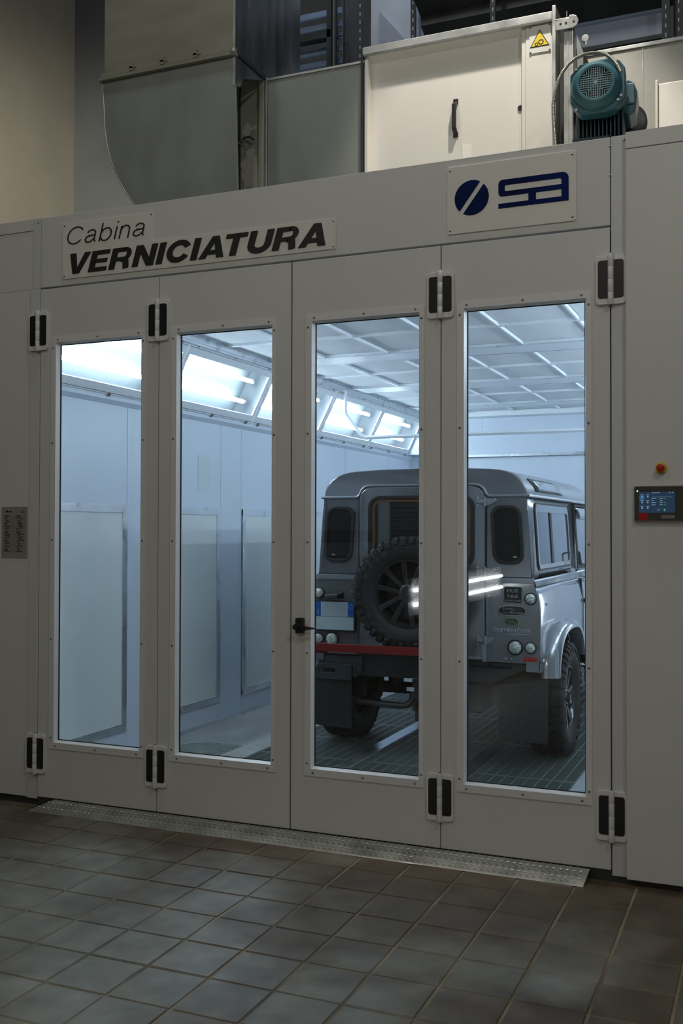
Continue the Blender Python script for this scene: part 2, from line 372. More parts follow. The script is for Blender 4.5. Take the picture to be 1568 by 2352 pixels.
# ---------------- lettering board
sb = B().prism([(.165, 3.097), (1.94, 3.097), (1.94, 3.262), (.80, 3.262), (.80, 3.43), (.165, 3.43)], -.006, -.0005, 'y').build('sign_board', M['board'], bevel=.001)
tag(sb, 'pale L-shaped board with black lettering Cabina VERNICIATURA on the left of the header', 'sign')
def stroke(b_, pts, t, y0, y1, closed=False):
    """flat ribbon of width t along a polyline in the x-z plane"""
    n = len(pts); L_, R_ = [], []
    for i in range(n):
        p = Vector(pts[i]); a = Vector(pts[i-1]) if (i or closed) else p-(Vector(pts[1])-p); c = Vector(pts[(i+1) % n]) if (i < n-1 or closed) else p+(p-Vector(pts[i-1]))
        d1 = (p-a).normalized(); d2 = (c-p).normalized(); m_ = (d1+d2); m_ = m_.normalized() if m_.length > 1e-6 else d1
        nn = Vector((-m_.y, m_.x)); k = t/2/max(.45, nn.dot(Vector((-d1.y, d1.x)))); L_.append(p+nn*k); R_.append(p-nn*k)
    vs = [(q.x, y, q.y) for y in (y0, y1) for S_ in (L_, R_) for q in S_]; fs = []
    for i in range(n if closed else n-1):
        j = (i+1) % n
        fs += [(i, j, n+j, n+i), (2*n+i, 3*n+i, 3*n+j, 2*n+j), (i, 2*n+i, 2*n+j, j), (n+i, n+j, 3*n+j, 3*n+i)]
    if not closed: fs += [(0, n, 3*n, 2*n), (n-1, 3*n-1, 4*n-1, 2*n-1)]
    b_.add(vs, fs)
def arcp(cx_, cz_, rx, rz, a0, a1, k=14): return [(cx_+rx*math.cos(math.radians(a0+(a1-a0)*i/k)), cz_+rz*math.sin(math.radians(a0+(a1-a0)*i/k))) for i in range(k+1)]
def glyph(ch):
    """bold grotesque capitals, unit cap height: (width, [polygons], [(stroke, thickness)])"""
    T, H_ = .255, .20
    R4 = lambda x0, x1, z0, z1: [(x0, z0), (x1, z0), (x1, z1), (x0, z1)]
    if ch == 'V': return .92, [[(0, 1), (.27, 1), (.46, .30), (.65, 1), (.92, 1), (.60, 0), (.32, 0)]], []
    if ch == 'A': return .98, [[(0, 0), (.36, 1), (.62, 1), (.98, 0), (.70, 0), (.49, .70), (.27, 0)], R4(.25, .73, .17, .36)], []
    if ch == 'I': return T, [R4(0, T, 0, 1)], []
    if ch == 'E': return .78, [R4(0, T, 0, 1), R4(.1, .78, 0, H_), R4(.1, .73, .41, .60), R4(.1, .77, 1-H_, 1)], []
    if ch == 'T': return .82, [R4(.285, .54, 0, 1), R4(0, .82, 1-H_, 1)], []
    if ch == 'N': return .88, [R4(0, .24, 0, 1), R4(.64, .88, 0, 1), [(0, 1), (.28, 1), (.88, 0), (.60, 0)]], []
    if ch == 'U': return .88, [], [([(.127, 1), (.127, .38)]+arcp(.44, .38, .313, .28, 180, 360)[1:-1]+[(.753, .38), (.753, 1)], T)]
    if ch == 'C': return .94, [], [(arcp(.49, .5, .365, .40, 28, 332, 24), .235)]
    if ch == 'R': return .90, [R4(0, T, 0, 1), R4(.1, .52, 1-H_, 1), R4(.1, .52, .37, .55)], [([(.48, .905)]+arcp(.55, .685, .19, .225, 90, -90, 12)+[(.48, .46)], .19), ([(.50, .45), (.66, .36), (.70, .20), (.735, 0)], .235)]
def setword(name, word, x0, x1, z0, h, shear, y0, y1, m, par, gap=.10):
    W_ = sum(glyph(c)[0] for c in word)+gap*(len(word)-1)+shear; k = (x1-x0)/W_; x = 0
    KERN = {'AT': -.17, 'TU': .0, 'RA': -.03, 'IA': -.02, 'VE': -.03}; W_ += sum(KERN.get(word[i:i+2], 0) for i in range(len(word))); k = (x1-x0)/W_
    for ci, c in enumerate(word):
        w, pol, stx = glyph(c); b_ = B(); fx = lambda p: (x0+(x+p[0]+shear*p[1])*k, z0+p[1]*h)
        for ip, pg in enumerate(pol): b_.prism([fx(p) for p in pg], y0-.0003*ip, y1, 'y')
        for (s_, t) in stx:
            y0 -= .0003; q = B(); stroke(q, s_, t, 0, 1); b_.add([(fx((v[0], v[2]))[0], y0 if v[1] == 0 else y1, fx((v[0], v[2]))[1]) for v in q.v], q.f)
        b_.build('letter', m, par); x += w+gap+KERN.get(word[ci:ci+2], 0)
setword('letter', 'VERNICIATURA', .187, 1.917, 3.122, .121, .22, -.0095, -.006, M['ink'], sb)
def thin(word, x0, x1, z0, h, t, shear, m, par):
    """light lower-case word, x-height .72"""
    G = {'C': (.86, [arcp(.45, .5, .42, .46, 35, 325, 24)]), 'a': (.64, [[(.08, .56)]+arcp(.30, .50, .22, .19, 160, 0, 10)+[(.52, .12), (.60, .03)], [(.52, .40), (.22, .37)]+arcp(.22, .20, .18, .17, 90, 270, 10)+[(.36, .06), (.52, .22)]]),
         'b': (.66, [[(.04, .98), (.04, 0)], arcp(.32, .35, .28, .34, 0, 360, 24)]), 'i': (.10, [[(.04, 0), (.04, .69)], [(.04, .90), (.04, .98)]]), 'n': (.56, [[(.04, 0), (.04, .69)], [(.04, .42)]+arcp(.27, .44, .22, .25, 180, 0, 12)[1:]+[(.49, 0)]])}
    gap = .15; W_ = sum(G[c][0] for c in word)+gap*(len(word)-1)+shear; k = (x1-x0)/W_; x = 0
    for c in word:
        b_ = B()
        for si, s_ in enumerate(G[c][1]):
            q = B(); stroke(q, s_, t, 0, 1); b_.add([(x0+(x+v[0]+shear*v[2])*k, -.0092-.0003*si if v[1] == 0 else -.006, z0+v[2]*h) for v in q.v], q.f)
        b_.build('letter', m, par); x += G[c][0]+gap
thin('Cabina', .187, .770, 3.298, .106, .065, .22, M['ink'], sb)
for (x, z) in ((.178, 3.415), (.787, 3.415), (1.927, 3.245), (1.927, 3.11), (.178, 3.112)):
    B().lathe([(0, -.0095), (.006, -.006)], (x, 0, z), 'y', 8).build('screw', M['screw'], sb)
# ---------------- logo board
lb = B().prism(rrect(2.553, 3.20, 3.102, 3.443, .012), -.006, -.0005, 'y').build('logo_board', M['board'], bevel=.001)
tag(lb, 'pale board with dark blue split disc and lettering sa on the right of the header', 'sign')
cx, cz, R_ = 2.682, 3.276, .088; th = math.radians(53); d_ = .0115
for sgn in (-1, 1):
    a0 = math.asin(d_/R_); pts = []
    for k in range(25):
        t = a0+(PI-2*a0)*k/24
        px, pz = R_*math.cos(t), R_*math.sin(t)*sgn
        pts.append((cx+px*math.cos(th)-pz*math.sin(th), cz+px*math.sin(th)+pz*math.cos(th)))
    B().prism(pts, -.009, -.006, 'y').build('disc_half', M['blue'], lb)
s = B(); y0, y1 = -.009, -.006
s.prism(rrect(2.819, 3.165, 3.2625, 3.345, (0, .03, .022, .02)), y0, y1, 'y', rrect(2.851, 3.131, 3.2865, 3.317, (.0, .010, .008, .008)))
s.box(3.131, 3.165, y0, y1, 3.204, 3.2625); s.box(3.006, 3.131, y0, y1, 3.204, 3.227)
s.prism(rrect(2.969, 3.006, 3.204, 3.2625, (.006, 0, 0, .006)), y0, y1); s.box(2.819, 2.969, y0, y1, 3.204, 3.227)
s.build('lettering', M['blue'], lb)
for (x, z) in ((2.57, 3.425), (3.183, 3.425), (3.183, 3.12), (2.57, 3.12)):
    B().lathe([(0, -.0095), (.006, -.006)], (x, 0, z), 'y', 8).build('screw', M['screw'], lb)
# ---------------- rating plate, stop button, control panel
rp = B().box(-.283, -.088, -.0005, .0035, 1.431, 1.742).build('rating_plate', mat('plate_silver', (.42, .40, .36), .35, .3)); tag(rp, 'small silver rating plate with a table and CE mark, left of the doors', 'plate')
text('lettering', 'CE', -.135, -.108, 1.706, -.001, M['ink'], rp, h=.014, ext=.001)
text('lettering', 'sa', -.232, -.205, 1.708, -.001, M['ink'], rp, h=.014, ext=.001, off=.02)
B().disc((-.243, -.0007, 1.714), .008, .0008, n=14).build('disc', M['ink'], rp)
ink = B(); random.seed(3)
for k in range(24):
    z = 1.683-k*.0094
    ink.box(-.270, -.103, -.0012, -.0006, z, z+.0008)
    ink.box(-.262+random.uniform(0, .008), -.262+random.uniform(.02, .045), -.0014, -.0006, z+.0025, z+.0055)
    a = random.uniform(-.18, -.15); ink.box(a, a+random.uniform(.012, .045), -.0014, -.0006, z+.0025, z+.0055)
ink.build('print', M['ink'], rp)['kind'] = 'stuff'
eb = empty('emergency_stop', (3.592, -.028, 1.897)); tag(eb, 'red mushroom emergency stop on a yellow ring above the touch screen', 'button')
B().lathe([(.027, 0), (.027, -.006), (.012, -.010)], (0, 0, 0), 'y', 24).build('collar', M['yellow'], eb, smooth=True)
B().lathe([(.0, -.034), (.012, -.033), (.0185, -.029), (.019, -.022), (.010, -.018), (.010, -.009)], (0, 0, 0), 'y', 24).build('button_cap', M['lens_red'], eb, smooth=True)
text('lettering', 'STOP', -.016, .016, -.0255, -.0105, M['ink'], eb, h=.006, ext=.0006)
cp = empty('control_panel', (0, -.028, 0)); tag(cp, 'dark grey touch screen controller with red badge on the right panel', 'control panel')
PX0, PX1, PZ0, PZ1 = 3.472, 3.752, 1.648, 1.815
B().prism(rrect(PX0, PX1, PZ0, PZ1, .006), -.018, 0, 'y').build('case', mat('case_chrome', (.5, .48, .44), .2, .9), cp, bevel=.003)
B().prism(rrect(PX0+.004, PX1-.004, PZ0+.005, PZ1-.005, .004), -.021, -.017, 'y').build('bezel', mat('bezel_grey', (.045, .047, .045), .4), cp)
def em(n, c, s_): return mat(n, (.0, .0, .0), .3, emit=c, estr=s_)
scr = B().box(3.495, 3.655, -.0216, -.0205, 1.690, 1.787).build('screen', em('screen_navy', (.015, .035, .07), .9), cp)
wi = em('screen_white', (.5, .75, .95), .35); gr = em('screen_green', (.15, .8, .2), .4); bl = em('screen_blue', (.05, .16, .35), .6)
t = B()
for (x0, x1, z0, z1) in ((.498, .520, .748, .769), ): t.box(3+x0, 3+x1, -.0222, -.0215, 1+z0, 1+z1)
t.build('selected_icon', bl, scr)
t = B()
for r_ in range(3):
    for c_ in range(2):
        x = 3.509+c_*.025; z = 1.772-r_*.0265; t.box(x-.007, x+.007, -.0224, -.0215, z, z+.002); t.prism([(x-.004, z-.004), (x-.002, z-.011), (x+.003, z-.012), (x+.005, z-.005), (x, z-.003)], -.0224, -.0215)
for k in range(4):
    z = 1.755-k*.0098; t.box(3.551, 3.551+(.022, .010, .020, .018)[k], -.0224, -.0215, z, z+.0025); t.box(3.588, 3.600, -.0224, -.0215, z, z+.0025)
t.box(3.551, 3.645, -.0222, -.0215, 1.763, 1.7636); t.box(3.552, 3.588, -.0224, -.0215, 1.781, 1.7835); t.box(3.628, 3.635, -.0224, -.0215, 1.781, 1.785); t.box(3.642, 3.648, -.0224, -.0215, 1.781, 1.785)
t.box(3.578, 3.58, -.0224, -.0215, 1.699, 1.709); t.box(3.584, 3.586, -.0224, -.0215, 1.699, 1.709)
t.build('screen_print', wi, scr)
t = B().disc((3.609, -.0215, 1.704), .0045, .0008, n=12); t.box(3.6065, 3.6115, -.0224, -.0215, 1.697, 1.702)
for k in (0, 2, 3): t.box(3.605, 3.614, -.0224, -.0215, 1.755-k*.0098, 1.757-k*.0098)
t.build('screen_print', gr, scr)
B().disc((3.488, -.021, 1.791), .003, .001, n=10).build('status_lamp', em('led_green', (.5, 1, .6), 4), cp)
B().box(3.494, 3.533, -.0218, -.0205, 1.655, 1.689).build('badge', M['lens_red'], cp)
B().prism(rrect(3.595, 3.655, 1.663, 1.679, .006), -.0225, -.0205).build('port_cover', mat('port_grey', (.22, .22, .19), .5), cp)

# ---------------- threshold ramp
rm = B().add([(.04, -.128, FZ+.001), (3.25, -.128, FZ+.001), (3.262, -.012, -.004), (.135, -.012, -.004), (.04, -.124, FZ+.006), (3.25, -.124, FZ+.006), (3.262, -.012, .002), (.135, -.012, .002), (.04, -.012, FZ+.001), (3.25, -.012, FZ+.001)],
             [(4, 5, 6, 7), (0, 1, 5, 4), (0, 4, 7, 8), (1, 9, 6, 5), (0, 8, 9, 1), (8, 7, 6, 9)]).build('threshold_ramp', M['tread'])
tag(rm, 'long metal tread plate ramp along the bottom of the four doors', 'ramp')
lug = B(); r_ = 0
for r_ in range(5):
    v = .012+r_*.0225; k = 0
    x = .04+ (.016 if r_ % 2 else 0)
    while x < 3.235:
        y = -.122+v; z = FZ+.0065+v*(.049/.113)
        xl = .04+.095*(v/.11)
        if x > xl+.01:
            a = math.radians(28 if r_ % 2 else -28); dx, dy = .011*math.cos(a), .011*math.sin(a)*.8; sl = .49
            px, py = -.0028*math.sin(a), .0028*math.cos(a)
            q = [(x-dx, y-dy), (x+px, y+py), (x+dx, y+dy), (x-px, y-py)]
            zz = lambda yy: FZ+.0062+(yy+.124)*(.052/.112)
            lug.add([(a_, b_, zz(b_)) for a_, b_ in q]+[(x-dx*.4, y-dy*.4, zz(y)+.0025), (x+dx*.4, y+dy*.4, zz(y)+.0025)], [(0, 3, 4), (3, 5, 4), (3, 2, 5), (2, 1, 5), (1, 4, 5), (1, 0, 4)])
        x += .032
lug.build('tread_pattern', M['tread'], rm)['kind'] = 'stuff'
# ================================================================ BOOTH INSIDE
XL, XR, YB = -.19, 3.70, 7.38
struct(B().box(XL, XR, .06, YB, -.36, -.30), 'floor_pit', M['mesh'])
lw = struct(B().box(XL-.06, XL, .07, YB+.06, 0, 2.54).box(XL-.34, XL-.28, .07, YB+.06, 2.40, 3.3).box(XL-.34, XL-.06, .07, YB+.06, 2.38, 2.41), 'wall_inner_left', M['inner'], 'white sheet panel side wall inside the booth')
for y in (1.183, 2.53, 2.885, 3.88, 5.23, 6.58):
    B().box(XL-.001, XL+.0035, y-.002, y+.002, .03, 2.48).build('panel_joint', M['inner'], lw)
B().box(XL, XL+.012, .07, YB, .0, .032).build('floor_profile', M['alu'], lw)
B().prism([(XL, 2.475), (XL+.03, 2.505), (XL+.03, 2.54), (XL, 2.54)], .07, YB, 'y').build('corner_profile', M['inner'], lw)
struct(B().box(XR, XR+.06, .1, YB+.06, 0, 2.54).box(XR+.28, XR+.34, .1, YB+.06, 2.40, 3.3).box(XR+.06, XR+.34, .1, YB+.06, 2.38, 2.41), 'wall_inner_right', M['inner'])
bw = struct(B().box(XL, XR, YB, YB+.06, 0, 3.3), 'wall_inner_back', M['inner'], 'pale blue white sheet panel rear wall inside the booth')
for x in (.75, 1.95, 3.1): B().box(x-.002, x+.002, YB-.0035, YB+.001, .03, 2.95).build('panel_joint', M['inner'], bw)
struct(B().box(XL-.34, XR+.34, .05, YB+.06, 3.32, 3.42), 'ceiling_inner', M['post'])
struct(B().box(XL-.34, .0, .085, .10, 0, 3.3).box(3.37, XR+.06, .055, .10, 0, 3.3).box(0, 3.37, .105, .15, 3.0, 3.3), 'wall_inner_front', M['inner'])
# floor: concrete strips, pit edges and gratings
cf = B().box(XL, .635, .06, YB, -.12, 0).build('floor_booth', M['concrete']); tag(cf, 'grey concrete strip of the booth floor left of the gratings', kind='structure')
B().box(2.905, XR, .06, YB, -.12, 0).build('concrete_strip', mat('pale_floor_plate', (.36, .40, .43), .4, var=.1), cf)
B().box(.44, .632, .06, 2.6, 0, .0015).build('worn_strip', mat('pale_worn_concrete', (.40, .41, .39), .55, var=.15, scale=9), cf)
B().box(.60, 2.94, .06, .33, -.12, 0).build('sill_strip', M['concrete'], cf)
dg = empty('drain_cover', (.02, 1.40, 0)); tag(dg, 'ribbed metal drain cover set in the concrete behind the second door', 'drain cover')
B().prism([(0, 0), (.42, 0), (.42, .35), (0, .35)], .0008, .008, 'z').build('plate', M['galvd'], dg)
for k in range(13):
    x = -.20+k*.048; a0 = max(.012, -x); a1 = min(.335, .405-x)
    if a1-a0 > .03:
        B().prism([(x+a0, a0), (x+a0+.022, a0), (x+a1+.022 if x+a1+.022 < .415 else .415, a1), (x+a1, a1)], .0085, .0135, 'z').build('rib', M['grate'], dg)
sp = tag(B().prism([(1.325, .34), (1.425, .34), (1.425, 7.2), (1.325, 7.2)], -.03, .004, 'z').build('steel_strip', M['strip'], bevel=.002), 'bright flat steel strip between the floor gratings under the vehicle', 'floor strip')
tag(B().box(2.115, 2.232, .34, 7.2, -.03, .001).build('cover_plate', M['dark']), 'dark steel cover plate between the two right rows of gratings', 'floor plate')
def grating(x0, x1, y0, y1, nb):
    g = empty('floor_grating', (x0, y0, 0)); w = x1-x0; l = y1-y0
    B().box(0.002, w-.002, 0.002, .008, -.03, 0).box(.002, w-.002, l-.008, l-.002, -.03, 0).box(.002, .006, .002, l-.002, -.03, 0).box(w-.006, w-.002, .002, l-.002, -.03, 0).build('frame', M['grate'], g)
    b = None
    for k in range(1, nb):
        x = w*k/nb
        if b is None: b = B().box(-.0022, .0022, .004, l-.004, -.028, .0004).build('bearing_bar', M['grate'], g); b.location.x = x
        else: dup(b, g, (x, 0, 0))
    r = B(); n = int(l/.0165)
    for k in range(1, n): y = l*k/n; r.add([(.004, y-.0016, -.002), (w-.004, y-.0016, -.002), (w-.004, y+.0016, -.002), (.004, y+.0016, -.002), (.004, y, -.012), (w-.004, y, -.012)], [(0, 1, 2, 3), (0, 4, 5, 1), (3, 2, 5, 4)])
    o = r.build('cross_rods', M['grated'], g); o['kind'] = 'stuff'
    B().box(.004, w-.004, .004, l-.004, -.034, -.030).build('filter_mat', M['mesh'], g)
    return g
lanes = ((.637, 1.322, .34, (.34, 1.02, 1.665, 2.312, 2.96, 3.61, 4.26, 4.91, 5.56, 6.21, 6.86)), (1.428, 2.113, .34, (.34, .70, 1.67, 2.62, 3.57, 4.52, 5.47, 6.42, 7.2)), (2.235, 2.902, .34, (.34, .68, 1.64, 2.61, 3.56, 4.51, 5.46, 6.41, 7.2)))
gn = ('left', 'middle', 'right'); proto = {}
for li, (x0, x1, _, ys) in enumerate(lanes):
    for k in range(len(ys)-1):
        key = (li, round(ys[k+1]-ys[k], 2))
        if key in proto: g = dup(proto[key], None, (x0, ys[k], 0))
        else: g = proto[key] = grating(x0, x1, ys[k], ys[k+1], 9)
        tag(g, 'steel floor grating in the %s row, %s' % (gn[li], ('hidden against the doors', 'first visible one inside the doors', 'second one from the doors', 'third one from the doors')[k] if k < 4 else ('fourth', 'fifth', 'sixth', 'seventh', 'eighth', 'ninth', 'tenth')[k-4]+' one from the doors'), 'grating', 'floor gratings of the booth')

# access panels on the left wall
for n_, (y0, y1) in enumerate(((.16, 1.17), (1.72, 2.505), (2.895, 3.80), (4.10, 5.0))):
    a = empty('wall_panel', (XL, 0, 0))
    tag(a, ('tall white access panel with metal frame behind the first door', 'tall white access panel with metal frame at left behind the second door', 'tall white framed access panel at right behind the second door', 'white framed access panel left of the vehicle behind the third door')[n_], 'panel', 'access panels on the booth wall')
    z0, z1, f = .17, 1.78, .058
    B().box(.001, .010, y0+f-.01, y1-f+.01, z0+f-.01, z1-f+.01).build('sheet', M['access'], a)
    B().box(.008, .016, y0, y1, z1-f, z1).build('frame_strip', M['alu'], a, bevel=.001)
    B().box(.008, .016, y0, y1, z0, z0+f).build('frame_strip', M['alu'], a, bevel=.001)
    B().box(.008, .0165, y0, y0+f, z0, z1).build('frame_strip', M['alu'], a, bevel=.001)
    B().box(.008, .0165, y1-f, y1, z0, z1).build('frame_strip', M['alu'], a, bevel=.001)
    s0 = None
    P_ = [(y, z) for z in (z0+.02, z1-.02) for y in [y0+(y1-y0)*(i+.5)/4 for i in range(4)]]+[(y, z0+(z1-z0)*(i+.5)/5) for i in range(5) for y in (y0+.02, y1-.02)]
    for (y, z) in P_:
        if s0 is None: s0 = B().lathe([(0, .003), (.005, 0)], (0, 0, 0), 'x', 8).build('screw', M['alu'], a); s0.location = (.0166, y, z)
        else: dup(s0, a, (.0166, y, z))
# paper note on the wall
nt = tag(B().box(XL+.001, XL+.003, 2.16, 2.36, 1.92, 2.20).build('notice', mat('notice_paper', (.66, .72, .78), .7)), 'faint pale paper notice on the booth wall above the second access panel', 'notice')

# slanted light boxes on the left (and the mirrored ones on the right wall, out of the frame)
zb, zt, xt = 2.54, 3.0, .07      # lower edge on the wall, upper edge at the filter ceiling
def lightbox(y0, y1, mirror=False):
    S = -1 if mirror else 1; X0 = XR if mirror else XL
    e = empty('ceiling_light', (X0, 0, 0))
    a = Vector((.03*S, 0, zb)); b = Vector(((xt-XL)*S, 0, zt)); u = (b-a); L = u.length; u.normalize(); nrm = Vector((u.z*S, 0, -abs(u.x)))
    def P(s_, y, d): q = a+u*s_+nrm*d; return (q.x, y, q.z)
    def bar(b_, s0, s1, ya, yb, d0, d1):
        b_.add([P(s0, ya, d0), P(s1, ya, d0), P(s1, yb, d0), P(s0, yb, d0), P(s0, ya, d1), P(s1, ya, d1), P(s1, yb, d1), P(s0, yb, d1)], [(0, 3, 2, 1), (4, 5, 6, 7), (0, 1, 5, 4), (1, 2, 6, 5), (2, 3, 7, 6), (3, 0, 4, 7)])
    fb = B(); bar(fb, 0, .07, y0, y1, -.004, .012); bar(fb, L-.08, L, y0, y1, -.004, .012); bar(fb, .07, L-.08, y0, y0+.035, -.004, .012); bar(fb, .07, L-.08, y1-.035, y1, -.004, .012)
    fb.build('frame', M['bar'], e, bevel=.002)
    pb = B(); bar(pb, .05, L-.06, y0+.02, y1-.02, -.010, -.006); pb.build('pane', M['lpane'], e)
    hb = B(); bar(hb, .0, L, y0+.004, y1-.004, -.20, -.19); bar(hb, -.0, .01, y0+.004, y1-.004, -.19, -.012); bar(hb, L-.01, L, y0+.004, y1-.004, -.19, -.012); bar(hb, .01, L-.01, y0+.004, y0+.012, -.19, -.012); bar(hb, .01, L-.01, y1-.012, y1-.004, -.19, -.012)
    hb.build('reflector_housing', M['reflector'], e)
    for s_ in (.15, .34):
        B().tube([P(s_, y0+.09, -.10), P(s_, y1-.09, -.10)], .0165, 10).build('lamp_tube', M['tube'], e, smooth=True)
        eb_ = B()
        for (ya, yb) in ((y0+.06, y0+.092), (y1-.092, y1-.06)): eb_.tube([P(s_, ya, -.10), P(s_, yb, -.10)], .018, 10)
        eb_.build('lamp_holder', M['bar'], e)
    c0 = B(); bar(c0, -.012, .014, -.009, .009, .010, .022)
    c1 = B(); bar(c1, L-.014, L+.012, -.009, .009, .010, .022)
    for cb in (c0, c1):
        o = cb.build('clip', M['screw'], e); o.location.y = y0+.10
        for yy in ((y0+y1)/2, y1-.10): dup(o, e, (0, yy, 0))
    ln = B(); bar(ln, .012, .015, y0, y1, .0118, .0128); bar(ln, L-.025, L-.022, y0, y1, .0118, .0128); ln.build('seal_line', M['gasket'], e)
    return e
names = ('first slanted ceiling light from the doors, mostly hidden by the frame', 'slanted glazed ceiling light over the first access panel, seen behind the first door', 'slanted glazed ceiling light behind the second door', 'slanted glazed ceiling light left of the bent rail', 'slanted glazed ceiling light behind the bent rail', 'farthest slanted glazed ceiling light at the rear wall')
LY = (.10, .20, 1.60, 3.0, 4.40, 5.78, 7.16)
for k in range(1, 6):
    tag(lightbox(LY[k]+.012, LY[k+1]-.012), names[k], 'light', 'slanted ceiling lights inside the booth')
for k in range(1, 6):
    tag(lightbox(LY[k]+.012, LY[k+1]-.012, True), ('', 'first', 'second', 'third', 'fourth', 'fifth')[k]+' slanted ceiling light from the doors on the right wall, outside the picture', 'light', 'slanted ceiling lights on the right wall')
for k in range(4):
    y0 = .9+k*1.5; e = empty('wall_light', (XR, 0, 0)); tag(e, ('first', 'second', 'third', 'fourth')[k]+' upright wall light from the doors on the right wall, outside the picture', 'light', 'upright wall lights on the right wall')
    B().box(-.05, -.001, y0, y0+1.1, .35, 1.75).build('housing', M['bar'], e)
    B().box(-.056, -.05, y0+.02, y0+1.08, .37, 1.73).build('reflector', M['reflector'], e)
    for j in range(3): B().tube([(-.085, y0+.2+.35*j, .45), (-.085, y0+.2+.35*j, 1.65)], .0165, 10).build('lamp_tube', M['side_tube'], e, smooth=True)
tr = struct(B().box(XL, -.0, 7.16, YB, 2.54, 3.3).box(XL, 0, .07, .20, 2.54, 3.3), 'trim_2', M['inner'])
# rail between lights and filter ceiling
rl = B().box(.065, .115, .1, YB, 2.985, 3.02).box(.085, .135, .1, YB, 3.036, 3.10).box(.06, .085, .1, YB, 3.02, 3.32).box(.105, .125, .1, YB, 3.0, 3.035)
struct(rl, 'trim_3', M['alu']); struct(B().box(XR-.30, XR-.25, .1, YB, 2.985, 3.32), 'trim_4', M['alu'])
# filter ceiling
fc = empty('ceiling_filter', (0, 0, 0)); tag(fc, kind='structure')
def xbar(y0, y1, z0=3.034, z1=3.06): return B().prism([(y0, z1), (y0+.004, z0), (y1-.004, z0), (y1, z1)], .11, XR-.29, 'x').build('cross_bar', M['bar'], fc)
YS = [.20, .95, 2.05, 2.80, 3.15, 3.85, 4.62, 4.98, 5.62, 6.40, 6.70, 7.38]
thin = [.45, 2.06, 3.85, 5.62]; wide = [(1.02, 1.36), (2.80, 3.14), (4.62, 4.98), (6.40, 6.70)]
for y in thin: xbar(y-.022, y+.022)
for (a, b) in wide:
    xbar(a, b, 3.030, 3.06)
    B().box(.11, XR-.29, a-.003, a+.003, 3.026, 3.034).build('bar_edge', M['alu'], fc); B().box(.11, XR-.29, b-.003, b+.003, 3.026, 3.034).build('bar_edge', M['alu'], fc)
xbar(7.16, 7.38, 2.985, 3.05)
rows = [(.12, .428), (.472, 1.02), (1.36, 2.038), (2.082, 2.80), (3.14, 3.828), (3.872, 4.62), (4.98, 5.598), (5.642, 6.40), (6.70, 7.16)]
xs = [.115, .635, 1.195, 1.75, 2.30, 2.855, 3.405]
fp = {}
pr = None
for (a, b) in rows:
    for i in range(len(xs)-1):
        key = (round(b-a, 3), i == 0)
        w = xs[i+1]-xs[i]
        if key not in fp:
            q = B().box(.006, w-.006, .001, b-a-.001, 3.050, 3.09)
            o = q.build('filter_panel', M['filter'], fc, bevel=.02, segs=3); fp[key] = o; o.location = (xs[i], a, 0)
        else: o = dup(fp[key], fc, (xs[i], a, 0))
        if i:
            B().box(xs[i]-.008, xs[i]+.008, a+.01, b-.01, 3.030, 3.075).build('long_bar', M['bar'], fc)
        if pr is None:
            pr = text('print', '16890  ISO ePM10 50%', 0, .44, 0, 0, mat('print_blue', (.10, .16, .36), .8), fc, h=.028, ext=.0006)
            pr.rotation_euler = (PI/2, 0, 0); o2 = pr
        else: o2 = dup(pr, fc)
        o2.location = (xs[i]+.06, a+(b-a)*(.30+.25*((i*7+int(a*10)) % 3)/2), 3.0612)
# bent rail hanging from the ceiling and the rear wall rails
br = B().tube([(.115, 4.5, 3.0), (.12, 4.5, 2.76), (.20, 4.5, 2.66), (.29, 4.5, 2.545), (.34, 4.5, 2.522), (1.0, 4.5, 2.520), (3.2, 4.5, 2.518), (3.28, 4.5, 2.545), (3.40, 4.5, 2.76), (3.405, 4.5, 3.0)], .019, 4).build('bent_rail', M['bar'])
tag(br, 'bent metal cross rail hanging in front of the far slanted lights', 'rail')
tag(B().box(.3, XR, YB-.05, YB-.005, 2.50, 2.535).build('wall_rail', M['alu'], bevel=.003), 'bright lower horizontal rail on the rear wall above the vehicle roof', 'rail')

# ================================================================ ON TOP OF THE BOOTH
struct(B().box(-2.0, 4.6, .1, 7.6, 3.425, 3.45), 'trim_5', M['galvd'])
TZ = 3.451
# bent duct
d = empty('bent_air_duct', (0, 0, TZ)); d.location = (0, 0, 0)
tag(d, 'large vertical grey air duct with a curved elbow above the lettering board', 'duct')
arc = [(.091, 4.33), (.096, 4.22), (.110, 4.12), (.133, 4.03), (.165, 3.94), (.20, 3.865), (.245, 3.79), (.29, 3.73), (.34, 3.665), (.40, 3.60), (.47, 3.54), (.58, 3.47), (.62, TZ)]
B().prism([(.074, 4.50), (1.052, 4.50), (1.056, 4.25), (1.081, TZ)]+arc[::-1], .50, .515, 'y').build('elbow_plate', M['galvd'], d, bevel=.002, segs=1)
sk = B(); pts = [(.076, 4.50)]+arc
sk.add([(x, y, z) for x, z in pts for y in (.51, .92)], [(2*i, 2*i+1, 2*i+3, 2*i+2) for i in range(len(pts)-1)]); sk.build('elbow_back', M['galvm'], d, solid=.002)
B().tube([(x-.004, .505, z) for x, z in pts], .006, 6).build('seam', M['galv'], d, smooth=True)
B().box(.09, 1.044, .50, 1.44, 4.548, 6.3).build('riser', M['galvo'], d)
B().box(1.044, 1.047, .503, 1.437, 4.56, 6.3).build('side_sheet', M['galvm'], d)
B().box(1.038, 1.050, .494, .506, 4.32, 6.3).build('edge', M['galv'], d)
B().box(.06, 1.062, .47, .515, 4.500, 4.520).build('flange', M['galvo'], d, bevel=.003)
B().box(.072, 1.058, .48, .512, 4.524, 4.550).build('flange', M['galvo'], d, bevel=.003)
B().box(1.035, 1.058, .52, .90, 4.515, 4.55).build('flange', M['dark'], d, bevel=.003)
